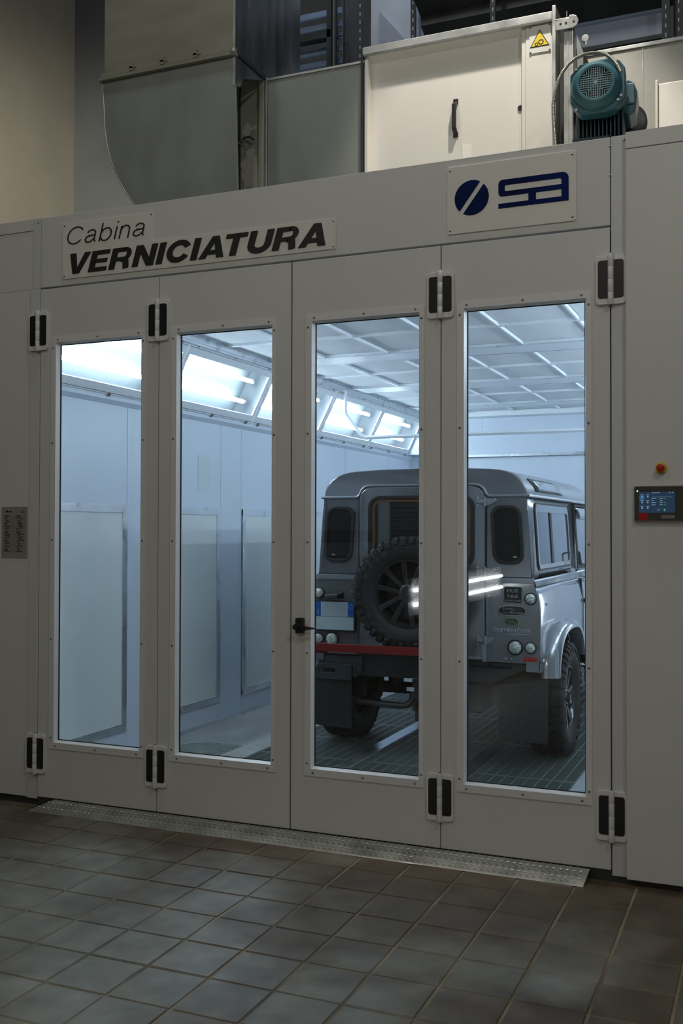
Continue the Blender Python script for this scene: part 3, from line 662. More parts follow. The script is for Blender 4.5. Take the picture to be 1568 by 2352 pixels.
B().prism([(.50, 4.325), (.555, 4.33), (.60, 4.40), (.86, 4.50), (.50, 4.50)], 1.05, 1.056, 'x').build('corner_plate', M['galvm'], d)
for x in (.31, .54, .78): B().box(x-.012, x+.012, .474, .50, 4.53, 4.585).box(x-.012, x+.04, .474, .50, 4.545, 4.556).build('clip', M['galvo'], d)
B().lathe([(.0, -.012), (.014, -.01), (.016, 0)], (1.052, .47, 4.525), 'y', 10).build('bolt', M['galv'], d, smooth=True)
B().box(.70, .999, .93, .95, TZ, 4.545).build('neck_panel', mat('neck_galvanised', (.50, .50, .44), .5, .2, var=.1), d)
B().box(.853, .858, .915, .93, TZ, 4.54).build('edge', M['dark'], d)
random.seed(5)
M['smear'] = mat('smear', (.72, .71, .62), .5)
for q_, (cx_, cz_, w_, h_) in enumerate(((.92, 3.93, .07, .13), (.97, 3.87, .05, .09), (.90, 4.22, .035, .05), (.93, 4.06, .04, .05), (.89, 3.99, .03, .05), (.955, 4.02, .03, .03))):
    B().prism([(cx_+w_*math.cos(q)*random.uniform(.6, 1.1), cz_+h_*math.sin(q)*random.uniform(.6, 1.1)) for q in [2*PI*k/14 for k in range(14)]], .9285-.0004*q_, .9296, 'y').build('paint_smear', M['smear'], d)
B().add([(.868, .928, 4.205), (.975, .928, 4.222), (.975, .928, 4.245), (.868, .928, 4.228)], [(0, 1, 2, 3)]).build('paper_label', mat('label_paper', (.7, .69, .6), .6), d)
h = empty('handle', (.855, .90, 4.135), d)
B().lathe([(0, -.03), (.022, -.028), (.025, -.01), (.018, .02)], (0, 0, 0), 'y', 16).build('knob', M['black'], h, smooth=True)
B().tube([(0, -.025, 0), (.035, -.04, -.025), (.07, -.03, -.048)], [.009, .008, .006], 8).build('lever', M['alu'], h, smooth=True)
B().tube([(.03, -.0, .015), (.06, 0, .03), (.09, 0, .025), (.115, 0, .002)], .005, 6).build('cable', M['black'], h, smooth=True)
B().box(1.004, 1.036, .905, .93, TZ, 4.535).build('joint_profile', mat('bright_profile', (.72, .70, .62), .35, .5), d, bevel=.002)
# horizontal duct
d = empty('straight_air_duct', (0, 0, 0)); tag(d, 'plain grey horizontal duct casing between the elbow and the cream cabinet', 'duct')
B().box(1.062, 1.735, .92, 1.9, TZ, 4.525).build('casing', M['galvd'], d, bevel=.002)
B().box(1.042, 1.060, .91, .935, TZ, 4.53).build('joint_profile', M['galv'], d, bevel=.003)
B().box(1.062, 1.735, .912, .925, 4.515, 4.530).build('edge', M['galv'], d, bevel=.001)
B().box(1.715, 1.730, .905, .93, TZ, 4.60).build('edge', M['dark'], d)
# air handling cabinet
d = empty('air_handling_cabinet', (0, 0, 0)); tag(d, 'cream ventilation cabinet with black pull handle above the door header', 'cabinet')
B().box(1.745, 2.725, .97, 1.9, TZ, 4.55).build('casing', M['ahu'], d)
B().box(1.742, 1.762, .905, .975, TZ, 4.53).build('edge_profile', M['ahu'], d, bevel=.002)
B().prism([(.892, 4.555), (.892, 4.60), (.97, 4.60), (.97, 4.548), (.90, 4.548)], 1.732, 2.905, 'x').build('top_profile', M['galv'], d, bevel=.002)
B().prism([(.905, 4.552), (.975, 4.52), (.975, 4.55)], 1.745, 2.722, 'x').build('drip_strip', M['ahu'], d)
B().box(2.722, 2.744, .93, .975, TZ, 4.552).build('edge_profile', M['ahu'], d, bevel=.002)
B().box(2.746, 2.905, .925, 1.9, TZ, 4.552).build('side_cover', M['ahu'], d, bevel=.002)
B().box(2.906, 2.926, .90, 1.9, TZ, 4.635).build('corner_post', M['galv'], d, bevel=.002)
B().box(2.35, 2.404, .966, .971, 3.76, 3.925).build('paper_label', mat('label_white', (.9, .88, .80), .6), d)
h = empty('handle', (2.31, .96, 4.0), d)
B().prism([(.008, -.005), (.008, .008), (-.022, .035), (-.022, .160), (.008, .187), (.008, .20), (-.034, .172), (-.034, .023)], -.013, .013, 'x').build('grip', M['black'], h, bevel=.003)
B().box(-.016, .016, .004, .010, -.02, .012).box(-.016, .016, .004, .010, .183, .215).build('foot', M['black'], h, bevel=.003)
B().disc((2.705, .966, 4.097), .016, .003, n=14).build('hole_plug', M['black'], d)
# warning plate
wp = B().box(2.768, 2.895, .9195, .924, 4.385, 4.545).build('warning_sign', M['board'], bevel=.001); tag(wp, 'yellow triangle gear warning sign on a white plate on the cream cabinet', 'sign')
def tri(c, r, rr=.0): return [(c[0]+r*math.cos(math.radians(a)), c[1]+r*math.sin(math.radians(a))) for a in (-150, -30, 90)]
B().prism(tri((2.83, 4.452), .066), .9180, .9196, 'y').build('triangle_border', M['ink'], wp)
B().prism(tri((2.83, 4.452), .056), .9168, .9181, 'y').build('triangle', mat('warning_yellow', (.85, .62, .03), .5), wp)
gb = B()
for (gx, gz, gr_) in ((2.838, 4.444, .014), (2.812, 4.435, .009)):
    o_ = []; i_ = []
    for k in range(32):
        q = 2*PI*k/32; rr = gr_*(1.22 if (k % 4) < 2 else .95); o_.append((gx+rr*math.cos(q), gz+rr*math.sin(q))); i_.append((gx+gr_*.72*math.cos(q), gz+gr_*.72*math.sin(q)))
    gb.prism(o_, .9158, .9169, 'y', i_)
gb.build('gear_symbol', M['ink'], wp)
for x in (2.776, 2.888):
    for z in (4.392, 4.538): B().lathe([(0, -.006), (.006, 0)], (x, .9192, z), 'y', 8).build('screw', M['screw'], wp)
# right duct with hatch
d = empty('rear_air_duct', (0, 0, 0)); tag(d, 'wide beige galvanised duct wall with a raised hatch behind the motor', 'duct')
B().box(2.99, 4.9, 1.60, 2.6, TZ, 4.635).build('casing', mat('beige_galvanised', (.34, .335, .30), .45, .3, var=.06, scale=3, rvar=.08), d, bevel=.002)
B().box(3.328, 3.333, 1.596, 1.6, TZ, 4.63).build('seam', M['galv'], d)
B().box(2.985, 4.9, 1.588, 1.61, 4.62, 4.645).build('edge', M['galv'], d, bevel=.003)
B().box(3.43, 4.1, 1.52, 1.60, TZ, 4.345).build('hatch', M['ahu'], d, bevel=.008)
B().box(3.415, 3.43, 1.50, 1.60, TZ, 4.36).build('hatch_edge', mat('hatch_edge_metal', (.75, .73, .66), .35, .4), d, bevel=.002)
# motor with frame
d = empty('motor_bracket', (0, 0, 0)); tag(d, 'galvanised upright channel with slotted arm carrying the blue motor', 'bracket')
B().box(2.995, 3.048, .78, .80, TZ, 4.43).box(2.995, 3.003, .80, .83, TZ, 4.43).box(3.04, 3.048, .78, .86, TZ, 4.43).build('upright', M['galv'], d, bevel=.002)
B().box(3.016, 3.022, .776, .781, TZ, 4.42).build('rib', M['galv'], d)
ar = B().prism([(2.95, 4.415), (3.05, 4.415), (3.05+.022, 4.428), (3.082, 4.452), (3.07, 4.478), (3.05, 4.487), (3.03, 4.487), (3.03, 4.473), (2.95, 4.473)], .755, .762, 'y'); ar.box(2.95, 3.04, .755, .82, 4.473, 4.478); ar.build('arm', M['galv'], d, bevel=.001)
for x in (2.982, 3.012, 3.055): B().disc((x, .7548, 4.447), .007, .0006, n=12).build('slot_hole', M['ink'], d)
B().tube([(3.01, .79, 4.47), (3.01, .79, 4.53)], .003, 6).build('threaded_rod', M['galv'], d)
B().prism([(3.05, 4.43), (3.085, 4.33), (3.085, 4.0), (3.05, 4.0)], .88, .90, 'y').build('gusset', M['galvd'], d)
B().box(3.05, 3.065, .95, 1.2, TZ, 4.4).build('plate', M['dark'], d)
B().box(2.93, 2.99, 1.0, 1.05, TZ, 4.45).build('rear_upright', M['dark'], d)
B().lathe([(0, -.02), (.020, -.018), (.022, .01)], (3.10, .88, 4.395), 'y', 12).build('bolt', M['galv'], d, smooth=True)
B().tube([(3.105, .86, 4.35), (3.105, .86, 4.37)], .006, 8).build('bolt', M['galv'], d)
mo = empty('electric_motor', (3.205, .60, 3.985)); tag(mo, 'blue green electric motor with round fan grille on top of the booth', 'motor')
mo.rotation_euler = (0, 0, math.radians(4)); mo.scale = (1, 1, 1)
R0 = .138
octo = [(-.138, -.075), (-.138, .075), (-.085, .128), (.06, .147), (.118, .128), (.150, .082), (.150, -.085), (.10, -.132), (.05, -.145), (-.085, -.145)]
B().prism(octo, -.03, .06, 'y').build('cowl', M['motor'], mo, bevel=.010, segs=3)
B().lathe([(.084, -.078), (.088, -.082), (.098, -.082), (.120, -.062), (.136, -.03), (.137, -.02)], (0.0, 0, 0), 'y', 40, cap=False).build('cowl_ring', M['motor'], mo, smooth=True)
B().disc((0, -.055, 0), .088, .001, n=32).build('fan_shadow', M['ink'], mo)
g = B()
for k in range(-7, 8):
    o_ = k*.0115; hw = math.sqrt(max(0, .085**2-o_**2)); t_ = .0016
    for (a, b) in ((-hw, -abs(o_)), (abs(o_), hw)):
        if b-a > .004:
            g.box(a, b, -.080, -.076, o_-t_, o_+t_)
            g.box(o_-t_, o_+t_, -.080, -.076, a, b)
for k in (-3, -2, -1, 0, 1, 2, 3):
    o_ = k*.0115; g.box(-.02, .02, -.079, -.077, o_*.6-.001, o_*.6+.001)
for k in range(-6, 7):
    q = k*.0125; hw = min(.04, math.sqrt(.085**2-q*q)); g.box(q-.0014, q+.0014, -.078, -.0755, -.04 if abs(q) < .045 else -hw*.5, .04 if abs(q) < .045 else hw*.5); g.box(-.04 if abs(q) < .045 else -hw*.5, .04 if abs(q) < .045 else hw*.5, -.078, -.0755, q-.0014, q+.0014)
g.disc((0, -.079, 0), .010, .003, n=12)
g.build('fan_grille', mat('grille_blue', (.20, .32, .36), .35, .3), mo)['kind'] = 'stuff'
for (x, z) in ((-.105, .10), (.10, .118), (-.105, -.118), (.112, -.09), (.128, -.07)):
    B().lathe([(0, -.012), (.008, -.010), (.008, 0)], (x, -.03, z), 'y', 8).build('bolt', M['galv'], mo, smooth=True)
B().tube([(0, .06, 0), (0, .34, 0)], .125, 28).build('body', M['motord'], mo, smooth=True)
for k in range(12):
    x = -.10+k*.021; B().prism([(.06, -.30), (.33, -.30), (.33, -.09), (.06, -.09)], x-.0035, x+.0035, 'x').build('cooling_fin', M['motord'], mo)
B().box(-.135, .06, .05, .34, -.40, -.24).build('foot', M['motord'], mo, bevel=.004)
tb = B().prism([(.12, -.10), (.15, .07), (.185, .05), (.205, .0), (.195, -.11), (.16, -.13)], .10, .30, 'y').build('terminal_box', M['motor'], mo, bevel=.006)
B().box(.15, .19, .085, .10, -.07, .04).build('box_cover', mat('cover_grey_blue', (.10, .17, .20), .4), mo, bevel=.004)
pl = B().lathe([(.0, -.03), (.10, -.028), (.115, -.02), (.115, .02), (.10, .03), (0, .03)], (0, 0, 0), 'y', 36).build('belt_pulley', M['black'], mo, smooth=True); pl.location = (.13, .42, -.055)
B().tube([(0, .3, 0), (.02, .5, -.02)], .02, 10).build('shaft', M['dark'], mo)
B().lathe([(.03, -.05), (.035, -.03)], (0, 0, 0), 'y', 16).build('hub', M['dark'], pl)
cpath = [(3.337, 4.03), (3.318, 4.07), (3.292, 4.108), (3.26, 4.137), (3.224, 4.152), (3.184, 4.158), (3.144, 4.157), (3.10, 4.143), (3.063, 4.12), (3.033, 4.083), (3.009, 4.039), (2.992, 3.98), (2.981, 3.913), (2.982, 3.85), (2.985, 3.794), (2.992, 3.698), (2.995, 3.55), (2.995, TZ)]
fine = []
for i in range(len(cpath)-1):
    a, b = cpath[i], cpath[i+1]; L_ = math.hypot(b[0]-a[0], b[1]-a[1]); n = max(2, int(L_/.0032))
    fine += [(a[0]+(b[0]-a[0])*k/n, .55, a[1]+(b[1]-a[1])*k/n) for k in range(n)]
co = B().tube(fine, [.0105 if i % 2 else .0088 for i in range(len(fine))], 10).build('cable_conduit', mat('conduit_metal', (.30, .295, .26), .45, .5)); tag(co, 'ribbed flexible metal conduit arching over the blue motor', 'conduit')

# ================================================================ ROOF ZONE BEHIND
def slat(x0, x1, y, z, h, t): return B().prism([(y, z), (y+.02, z-.004), (y+.09, z+h), (y+.07, z+h+.004)], x0, x1, 'x')
lv = empty('louvre_grille', (0, 0, 0)); tag(lv, 'blue grey louvre blades high up between duct and dark post', 'louvre')
for k in range(9): slat(-.1, .46, 3.6, 5.42+k*.115, .09, .002).build('blade', M['louvre'], lv)
B().box(.33, .37, 3.52, 3.58, 5.3, 6.6).build('frame_bar', M['dark'], lv); B().box(-.1, .42, 3.52, 3.60, 6.10, 6.17).build('frame_bar', M['dark'], lv)
pp = tag(B().tube([(.435, 3.45, 4.0), (.435, 3.45, 7.2)], .03, 16).build('dark_pipe', M['ink'], smooth=True), 'dark vertical pipe between the louvre and the grey sheet', 'pipe')
tag(B().tube([(.54, 3.40, 4.0), (.54, 3.40, 7.2)], .008, 8).tube([(.475, 3.40, 6.02), (.54, 3.40, 6.02)], .007, 6).build('thin_pipe', M['ink'], smooth=True), 'thin black rod beside the dark vertical pipe', 'pipe')
ps = B().box(.50, .67, 3.48, 3.50, 5.55, 6.9).build('sheet_panel', M['galvm']); tag(ps, 'dim metal sheet behind the thin black rod', 'panel')
rs = B().add([(.70, 3.7, 6.75), (.70, 3.7, 5.5), (2.1, 3.7, 5.5), (2.1, 3.7, 6.75)], [(0, 1, 2, 3)]).build('roof_sheet', M['roofw'], solid=.02); tag(rs, 'grey wall sheet high behind the cabinet, left of the dark beams', 'panel')
tag(B().prism([(.80, 6.30), (1.5, 5.45), (.80, 5.45)], 3.64, 3.675, 'y').build('sloping_sheet', mat('sloping_grey', (.34, .36, .41), .6)), 'darker sloping sheet below the grey wall sheet', 'panel')
def ppost(x, y, z0, z1, lab, w=.022):
    p = B().box(x-w, x+w, y, y+.03, z0, z1).build('slotted_post', M['dark']); tag(p, lab, 'post', 'slotted posts above the booth')
    n = int((z1-z0)/.075)
    for k in range(n):
        o_ = B().box(x-.004, x+.004, y-.002, y+.001, z0+.02+k*.075, z0+.05+k*.075).build('slot', M['roofw'], p) if k == 0 else dup(p.children[0], p, (0, 0, k*.075))
    return p
ppost(.688, 3.45, 4.6, 6.9, 'leftmost slotted post, above the straight duct')
ppost(1.186, 3.45, 4.6, 6.9, 'slotted post left of the dark roof beams')
ppost(1.95, 3.25, 4.6, 6.9, 'slotted post crossing the dark beams above the cabinet')
ppost(3.30, 3.45, 4.6, 6.9, 'slotted post near the right edge of the picture', .03)
ppost(3.39, 3.55, 4.6, 6.9, 'wide dark post at the right edge of the picture', .04)
for k, (z, y, lab) in enumerate(((6.02, 3.5, 'lower dark roof beam behind the cabinet'), (6.17, 3.3, 'upper dark roof beam with pale lower flange'))):
    bmn = B().prism([(y, z), (y+.28, z-.10), (y+.28, z-.06), (y, z+.12)], 1.24, 4.6, 'x').build('roof_beam', M['dark']); tag(bmn, lab, 'beam', 'dark roof beams')
    B().box(1.24, 4.6, y-.02, y, z+.10, z+.125).build('flange', M['galvd'], bmn)
rc = B().box(1.9, 3.24, 3.85, 3.87, 5.72, 6.4).build('ceiling_sheet', mat('blue_grey_sheet', (.34, .355, .40), .6, var=.05, scale=2)); tag(rc, 'blue grey sheet panel behind the motor under the beams', 'panel')
B().box(1.9, 3.24, 3.82, 3.87, 5.69, 5.725).build('edge_bar', M['dark'], rc)
tag(B().tube([(1.15, 3.2, 6.5), (1.22, 3.2, 6.28), (1.28, 3.2, 6.24), (1.34, 3.2, 6.28)], .008, 6).build('hanging_cable', mat('cable_grey', (.3, .3, .3), .6), smooth=True), 'short grey cable hanging beside the slotted post at the top', 'cable')
# ================================================================ OFF-ROAD VEHICLE (rear face at y = 0 of its own frame, x = 0 its centre line)
M['hall_tube'] = mat('hall_lamp_tube', (1, 1, 1), .4, emit=(1, 1, 1), estr=14)
M['paint'] = mat('grey_car_paint', (.205, .22, .245), .25, .58, coat=1.0, var=.02)
M['paintr'] = mat('grey_car_roof_paint', (.19, .195, .215), .33, .6, coat=.6, var=.02)
M['cap'] = mat('body_capping', (.33, .35, .38), .33, .7, rvar=.06)
M['seal'] = mat('window_rubber', (.014, .014, .015), .5)
M['cglass'] = mat('tinted_glass', (.012, .016, .018), .03, 0, coat=1.0)
M['sglass'] = mat('side_glass', (.05, .06, .07), .02, .25, coat=1.0)
M['rubber'] = mat('tyre_rubber', (.016, .016, .017), .66, var=.25, scale=20, bump=.1)
M['rim'] = mat('gloss_black_rim', (.05, .052, .056), .2, .6, coat=.6)
M['flap'] = mat('mud_flap_rubber', (.020, .020, .022), .6, var=.3, scale=30, bump=.15)
M['chassis'] = mat('chassis_black', (.03, .033, .036), .42, .3, var=.2)
M['plateplastic'] = mat('plate_white', (.50, .60, .64), .4)
M['plateblue'] = mat('plate_blue', (.0, .10, .42), .4)
M['lens'] = mat('clear_lens', (.55, .60, .56), .12, .2, coat=1., var=.5, scale=90, bump=.4, bscale=160)
M['silver'] = mat('badge_silver', (.5, .52, .54), .35, .6)
M['badge'] = mat('badge_black', (.012, .012, .014), .35)
M['green'] = mat('badge_green', (.01, .05, .025), .35)
M['badget'] = mat('badge_green_letters', (.35, .45, .2), .4)
M['redbar'] = mat('red_bar_paint', (.20, .006, .006), .45, var=.1)
M['greyl'] = mat('decal_grey', (.38, .41, .44), .4)

car = empty('off_road_car', (1.82, 1.78, 0))
tag(car, 'grey boxy off-road vehicle with rear spare wheel parked inside the booth', 'car')
LEN = 3.60; AX = .67; AY2 = AX+2.36; TR = .40
# side profile of the barrel-shaped tub: x as a function of z
def bx(z):
    tb_ = [(.55, .822), (.72, .825), (.98, .825), (1.08, .822), (1.16, .812), (1.22, .798), (1.27, .782), (1.30, .775)]
    for (a, xa), (b, xb) in zip(tb_, tb_[1:]):
        if z <= b: return xa+(xb-xa)*max(0, (z-a))/(b-a)
    return .775
def side(sgn, y0, y1, z0, zt, arches, name, m, par, n=60, xoff=0.):
    def arch(y):
        z = z0(y) if callable(z0) else z0
        for (c, r) in arches:
            q = abs(y-c)/r
            if q < 1: z = max(z, .40+r*(1-q**2.6)**(1/2.6))
        return z
    def fn(u, v):
        y = y0+(y1-y0)*u; a = arch(y); z = a+(zt-a)*v
        return (sgn*(bx(z)+xoff), y, z)
    return B().grid(fn, n, 10).build(name, m, par, smooth=True, solid=.012)
core = B().box(-.74, .74, .02, 1.25, .93, 1.3).build('cargo_body', M['black'], car)
for s_ in (-1, 1):
    sd = side(s_, 0.004, 1.60, .72, 1.225, [(AX, .50)], 'side_panel', M['paint'], car)
    wx = B().box(*sorted((s_*.50, s_*.80)), .12, 1.24, .30, .93)
    # wheel well liner
    B().grid(lambda u, v: (s_*(.46+.36*v), AX+.515*math.cos(PI*u), .40+.52*math.sin(PI*u)), 24, 1).build('wheel_arch_liner', M['black'], car)
    dd = side(s_, 1.61, 2.44, .62, 1.225, [], 'door_skin', M['paint'], car, n=6)
    side(s_, 2.45, LEN-.05, .72, 1.20, [(AY2, .50)], 'front_wing', M['paint'], car, n=50)
    # capping strip along the waist
    B().grid(lambda u, v: (s_*(bx(1.225+.05*v)+.006+.004*math.sin(PI*v)), .004+1.596*u, 1.225+.05*v), 1, 4).build('waist_capping', M['cap'], car, smooth=True, solid=.004)
    B().grid(lambda u, v: (s_*(bx(1.225+.05*v)+.006), 1.61+.83*u, 1.225+.05*v), 1, 3).build('waist_capping', M['cap'], car, smooth=True, solid=.004)
    rv = B()
    for k in range(9): rv.lathe([(0, s_*.004), (.006, 0)], (s_*(bx(1.25)+.010), .06+k*.185, 1.25), 'x', 8)
    rv.build('rivets', M['cap'], car)['kind'] = 'stuff'
    # upper side with window
    def up(y, z): return (s_*(.772-(z-1.28)/.56*.037), y, z)
    B().grid(lambda u, v: up(.012+1.59*u, 1.272+.568*v), 8, 4).build('upper_side', M['paint'], car, smooth=True, solid=.01)
    B().grid(lambda u, v: up(1.612+.80*u - .0*v, 1.272+.568*v), 8, 4).build('door_frame', M['paint'], car, smooth=True, solid=.01)
    tilt = Matrix.Translation((s_*(.772-(1.56-1.28)/.56*.037), 0, 1.56)) @ Matrix.Rotation(-s_*math.atan(.037/.56), 4, 'Y')
    def sideplate(b_, nm, m, par=car, **k): return b_.build(nm, m, par, mat4=tilt, **k)
    a, b = (.006, .014) if s_ > 0 else (-.014, -.006)
    wf_ = sideplate(B().prism(rrect(.175, 1.375, -.235, .235, .06), a, b, 'x', rrect(.215, 1.345, -.205, .195, .045)), 'side_window', M['seal'])
    a2, b2 = (.010, .019) if s_ > 0 else (-.019, -.010)
    B().prism(rrect(.190, 1.362, -.222, .222, .055), a2, b2, 'x', rrect(.222, 1.335, -.192, .170, .03)).build('window_frame', M['paint'], wf_, bevel=.002)
    a, b = (.006, .010) if s_ > 0 else (-.010, -.006)
    B().prism(rrect(.20, 1.35, -.20, .20, .03), a, b, 'x').build('glass', M['sglass'], wf_)
    B().box(*sorted((s_*.010, s_*.016)), .66, .725, -.195, .19).build('centre_bar', M['seal'], wf_)
    a, b = (.006, .010) if s_ > 0 else (-.010, -.006)
    dw = sideplate(B().prism([(1.70, -.27), (2.36, -.27), (2.36, .03), (2.22, .22), (1.70, .22)], a, b, 'x'), 'front_window', M['seal'])
    a, b = (.009, .013) if s_ > 0 else (-.013, -.009)
    B().prism([(1.74, -.24), (2.33, -.24), (2.33, .02), (2.20, .19), (1.74, .19)], a, b, 'x').build('glass', M['sglass'], dw)
    B().grid(lambda u, v: (s_*(.752+.035*math.sin(PI*.5*(1-v))), 1.68+.64*u, 1.70+.10*v), 6, 4).build('wind_deflector', M['cglass'], car, smooth=True, solid=.004)
    # front door gap, handle, wheel arch eyebrow
    B().box(*sorted((s_*.78, s_*.8275)), 1.600, 1.612, .64, 1.22).box(*sorted((s_*.72, s_*.772)), 1.602, 1.611, 1.22, 1.82).build('door_gap', M['seal'], car)
    B().box(*sorted((s_*.825, s_*.850)), 1.66, 1.80, 1.02, 1.05).build('door_handle', M['seal'], car, bevel=.004)
    for c in (AX, AY2):
        ch = [];  # squared-off arch: rings of (x, inset radius)
        def ring(R, k=34, e=3.0, drop=.20):
            o_ = []
            for i in range(k+1):
                t = PI*i/k; cc, ss = math.cos(t), math.sin(t)
                o_.append((math.copysign(abs(cc)**(2/e), cc)*R, abs(ss)**(2/e)*R))
            return [(o_[0][0], -drop*0+ .0)]+o_+[(o_[-1][0], 0.)]
        rg = [(.815, .575), (.840, .578), (.90, .560), (.925, .545), (.932, .53), (.930, .505), (.90, .498), (.84, .498)]
        vs = []; n = 0
        for (x, R) in rg:
            pr_ = ring(R); n = len(pr_)
            for (dy, dz) in pr_: vs.append((s_*x, c-dy, .40+max(dz, .215 if c == AX and dy > 0 else .26)))
        fs = [(j*n+i, j*n+i+1, (j+1)*n+i+1, (j+1)*n+i) for j in range(len(rg)-1) for i in range(n-1)]
        B().add(vs, fs).build('wheel_arch', M['paint'], car, smooth=True)
    # rear quarter skirt under the light cluster
    B().box(*sorted((s_*.735, s_*.825)), .004, .03, .665, .73).build('skirt', M['paint'], car)
    B().grid(lambda u, v: (s_*.824, .004+(.14)*u, .66+.07*v), 1, 1).build('skirt', M['paint'], car, solid=.006)
    B().box(*sorted((s_*.818, s_*.8262)), .19, .235, .89, 1.11).build('air_slot', M['seal'], car)
    # door mirror
    mr = B().prism(rrect(.87, 1.02, 1.24, 1.44, .03) if s_ > 0 else rrect(-1.02, -.87, 1.24, 1.44, .03), 2.32, 2.40, 'y').build('door_mirror', M['seal'], car, bevel=.01)
    B().prism(rrect(.885, 1.005, 1.255, 1.425, .025) if s_ > 0 else rrect(-1.005, -.885, 1.255, 1.425, .025), 2.316, 2.321, 'y').build('mirror_glass', M['alu'], mr)
    B().tube([(s_*.81, 2.36, 1.30), (s_*.90, 2.36, 1.32)], .012, 8).build('mirror_arm', M['seal'], mr)
# roof with rounded shoulders
rp_ = [(.737, 1.84), (.737, 1.862), (.733, 1.885), (.722, 1.912), (.703, 1.94), (.675, 1.966), (.64, 1.988), (.60, 2.004), (.55, 2.015), (.48, 2.022), (.30, 2.030), (0, 2.034)]
full = rp_+[(-x, z) for x, z in rp_[-2::-1]]
rf = B(); ys = [(.020, .985, -.004), (.028, 1.0, 0), (.06, 1, 0), (1.2, 1, .004), (2.38, 1, 0), (2.48, .985, -.03)]
n = len(full)
rf.add([(x*k, y, z+(dz if z > 1.85 else 0)) for (y, k, dz) in ys for x, z in full], [(j*n+i, (j+1)*n+i, (j+1)*n+i+1, j*n+i+1) for j in range(len(ys)-1) for i in range(n-1)])
rf.add([(x*.985, .020, z-(.004 if z > 1.85 else 0)) for x, z in full], [tuple(range(n))])
rf.build('roof', M['paintr'], car, smooth=True)
for s_ in (-1, 1):
    B().tube([(s_*.748, .012, 1.838), (s_*.748, 1.2, 1.838), (s_*.748, 2.40, 1.836)], .011, 8).build('gutter', M['cap'], car, smooth=True)
    # roof-corner window following the curved shoulder
    def rpnt(t, off):
        z = 1.872+.085*t; 
        for (xa, za), (xb, zb_) in zip(rp_, rp_[1:]):
            if z <= zb_:
                q = (z-za)/(zb_-za); x = xa+(xb-xa)*q; nx, nz = (zb_-za), -(xb-xa); l = math.hypot(nx, nz); return x+nx/l*off, z+nz/l*off
    def aw(u, v, off, m_):
        y = .30+.95*u+(1-u)*.0-.06*v*(1-u) - .14*v*u; v2 = m_+(1-2*m_)*v
        x, z = rpnt(v2, off); return (s_*x, y, z)
    al = B().grid(lambda u, v: aw(u, v, .004, 0), 10, 8).build('roof_window', M['seal'], car, smooth=True, solid=.006)
    B().grid(lambda u, v: aw(.05+.90*u, v, .0085, .15), 10, 8).build('glass', M['sglass'], al, smooth=True, solid=.003)
# rivets on the rear roof edge
rv = B()
for k in range(17):
    x = -.56+k*.07; rv.lathe([(0, -.004), (.005, 0)], (x, .024, 2.006), 'y', 8)
rv.build('rivets', M['cap'], car)['kind'] = 'stuff'
gp = [(-.756, 1.837), (-.500, 1.837), (-.482, 1.839), (-.468, 1.846), (-.458, 1.858), (-.452, 1.873), (-.443, 1.889), (-.428, 1.903), (-.408, 1.913), (-.38, 1.917)]
gp = gp+[(-x, z) for x, z in gp[::-1]]
B().tube([(x, .010, z) for x, z in gp], .010, 8).build('rear_gutter', M['cap'], car, smooth=True)
# interior dark block and front part (bonnet, windscreen)
B().box(-.69, .69, .06, 2.3, 1.25, 1.80).build('cabin_interior', mat('interior_dark', (.012, .012, .014), .8), car)
B().prism([(2.44, .75), (LEN, .75), (LEN, 1.12), (LEN-.08, 1.20), (2.44, 1.24)], -.74, .74, 'x').build('bonnet', M['paint'], car, bevel=.02)
B().prism([(2.42, 1.24), (2.50, 1.24), (2.40, 1.84), (2.34, 1.84)], -.74, .74, 'x').build('windscreen', M['cglass'], car)
B().box(-.80, .80, LEN, LEN+.10, .55, .72).build('front_bumper', M['chassis'], car, bevel=.01)

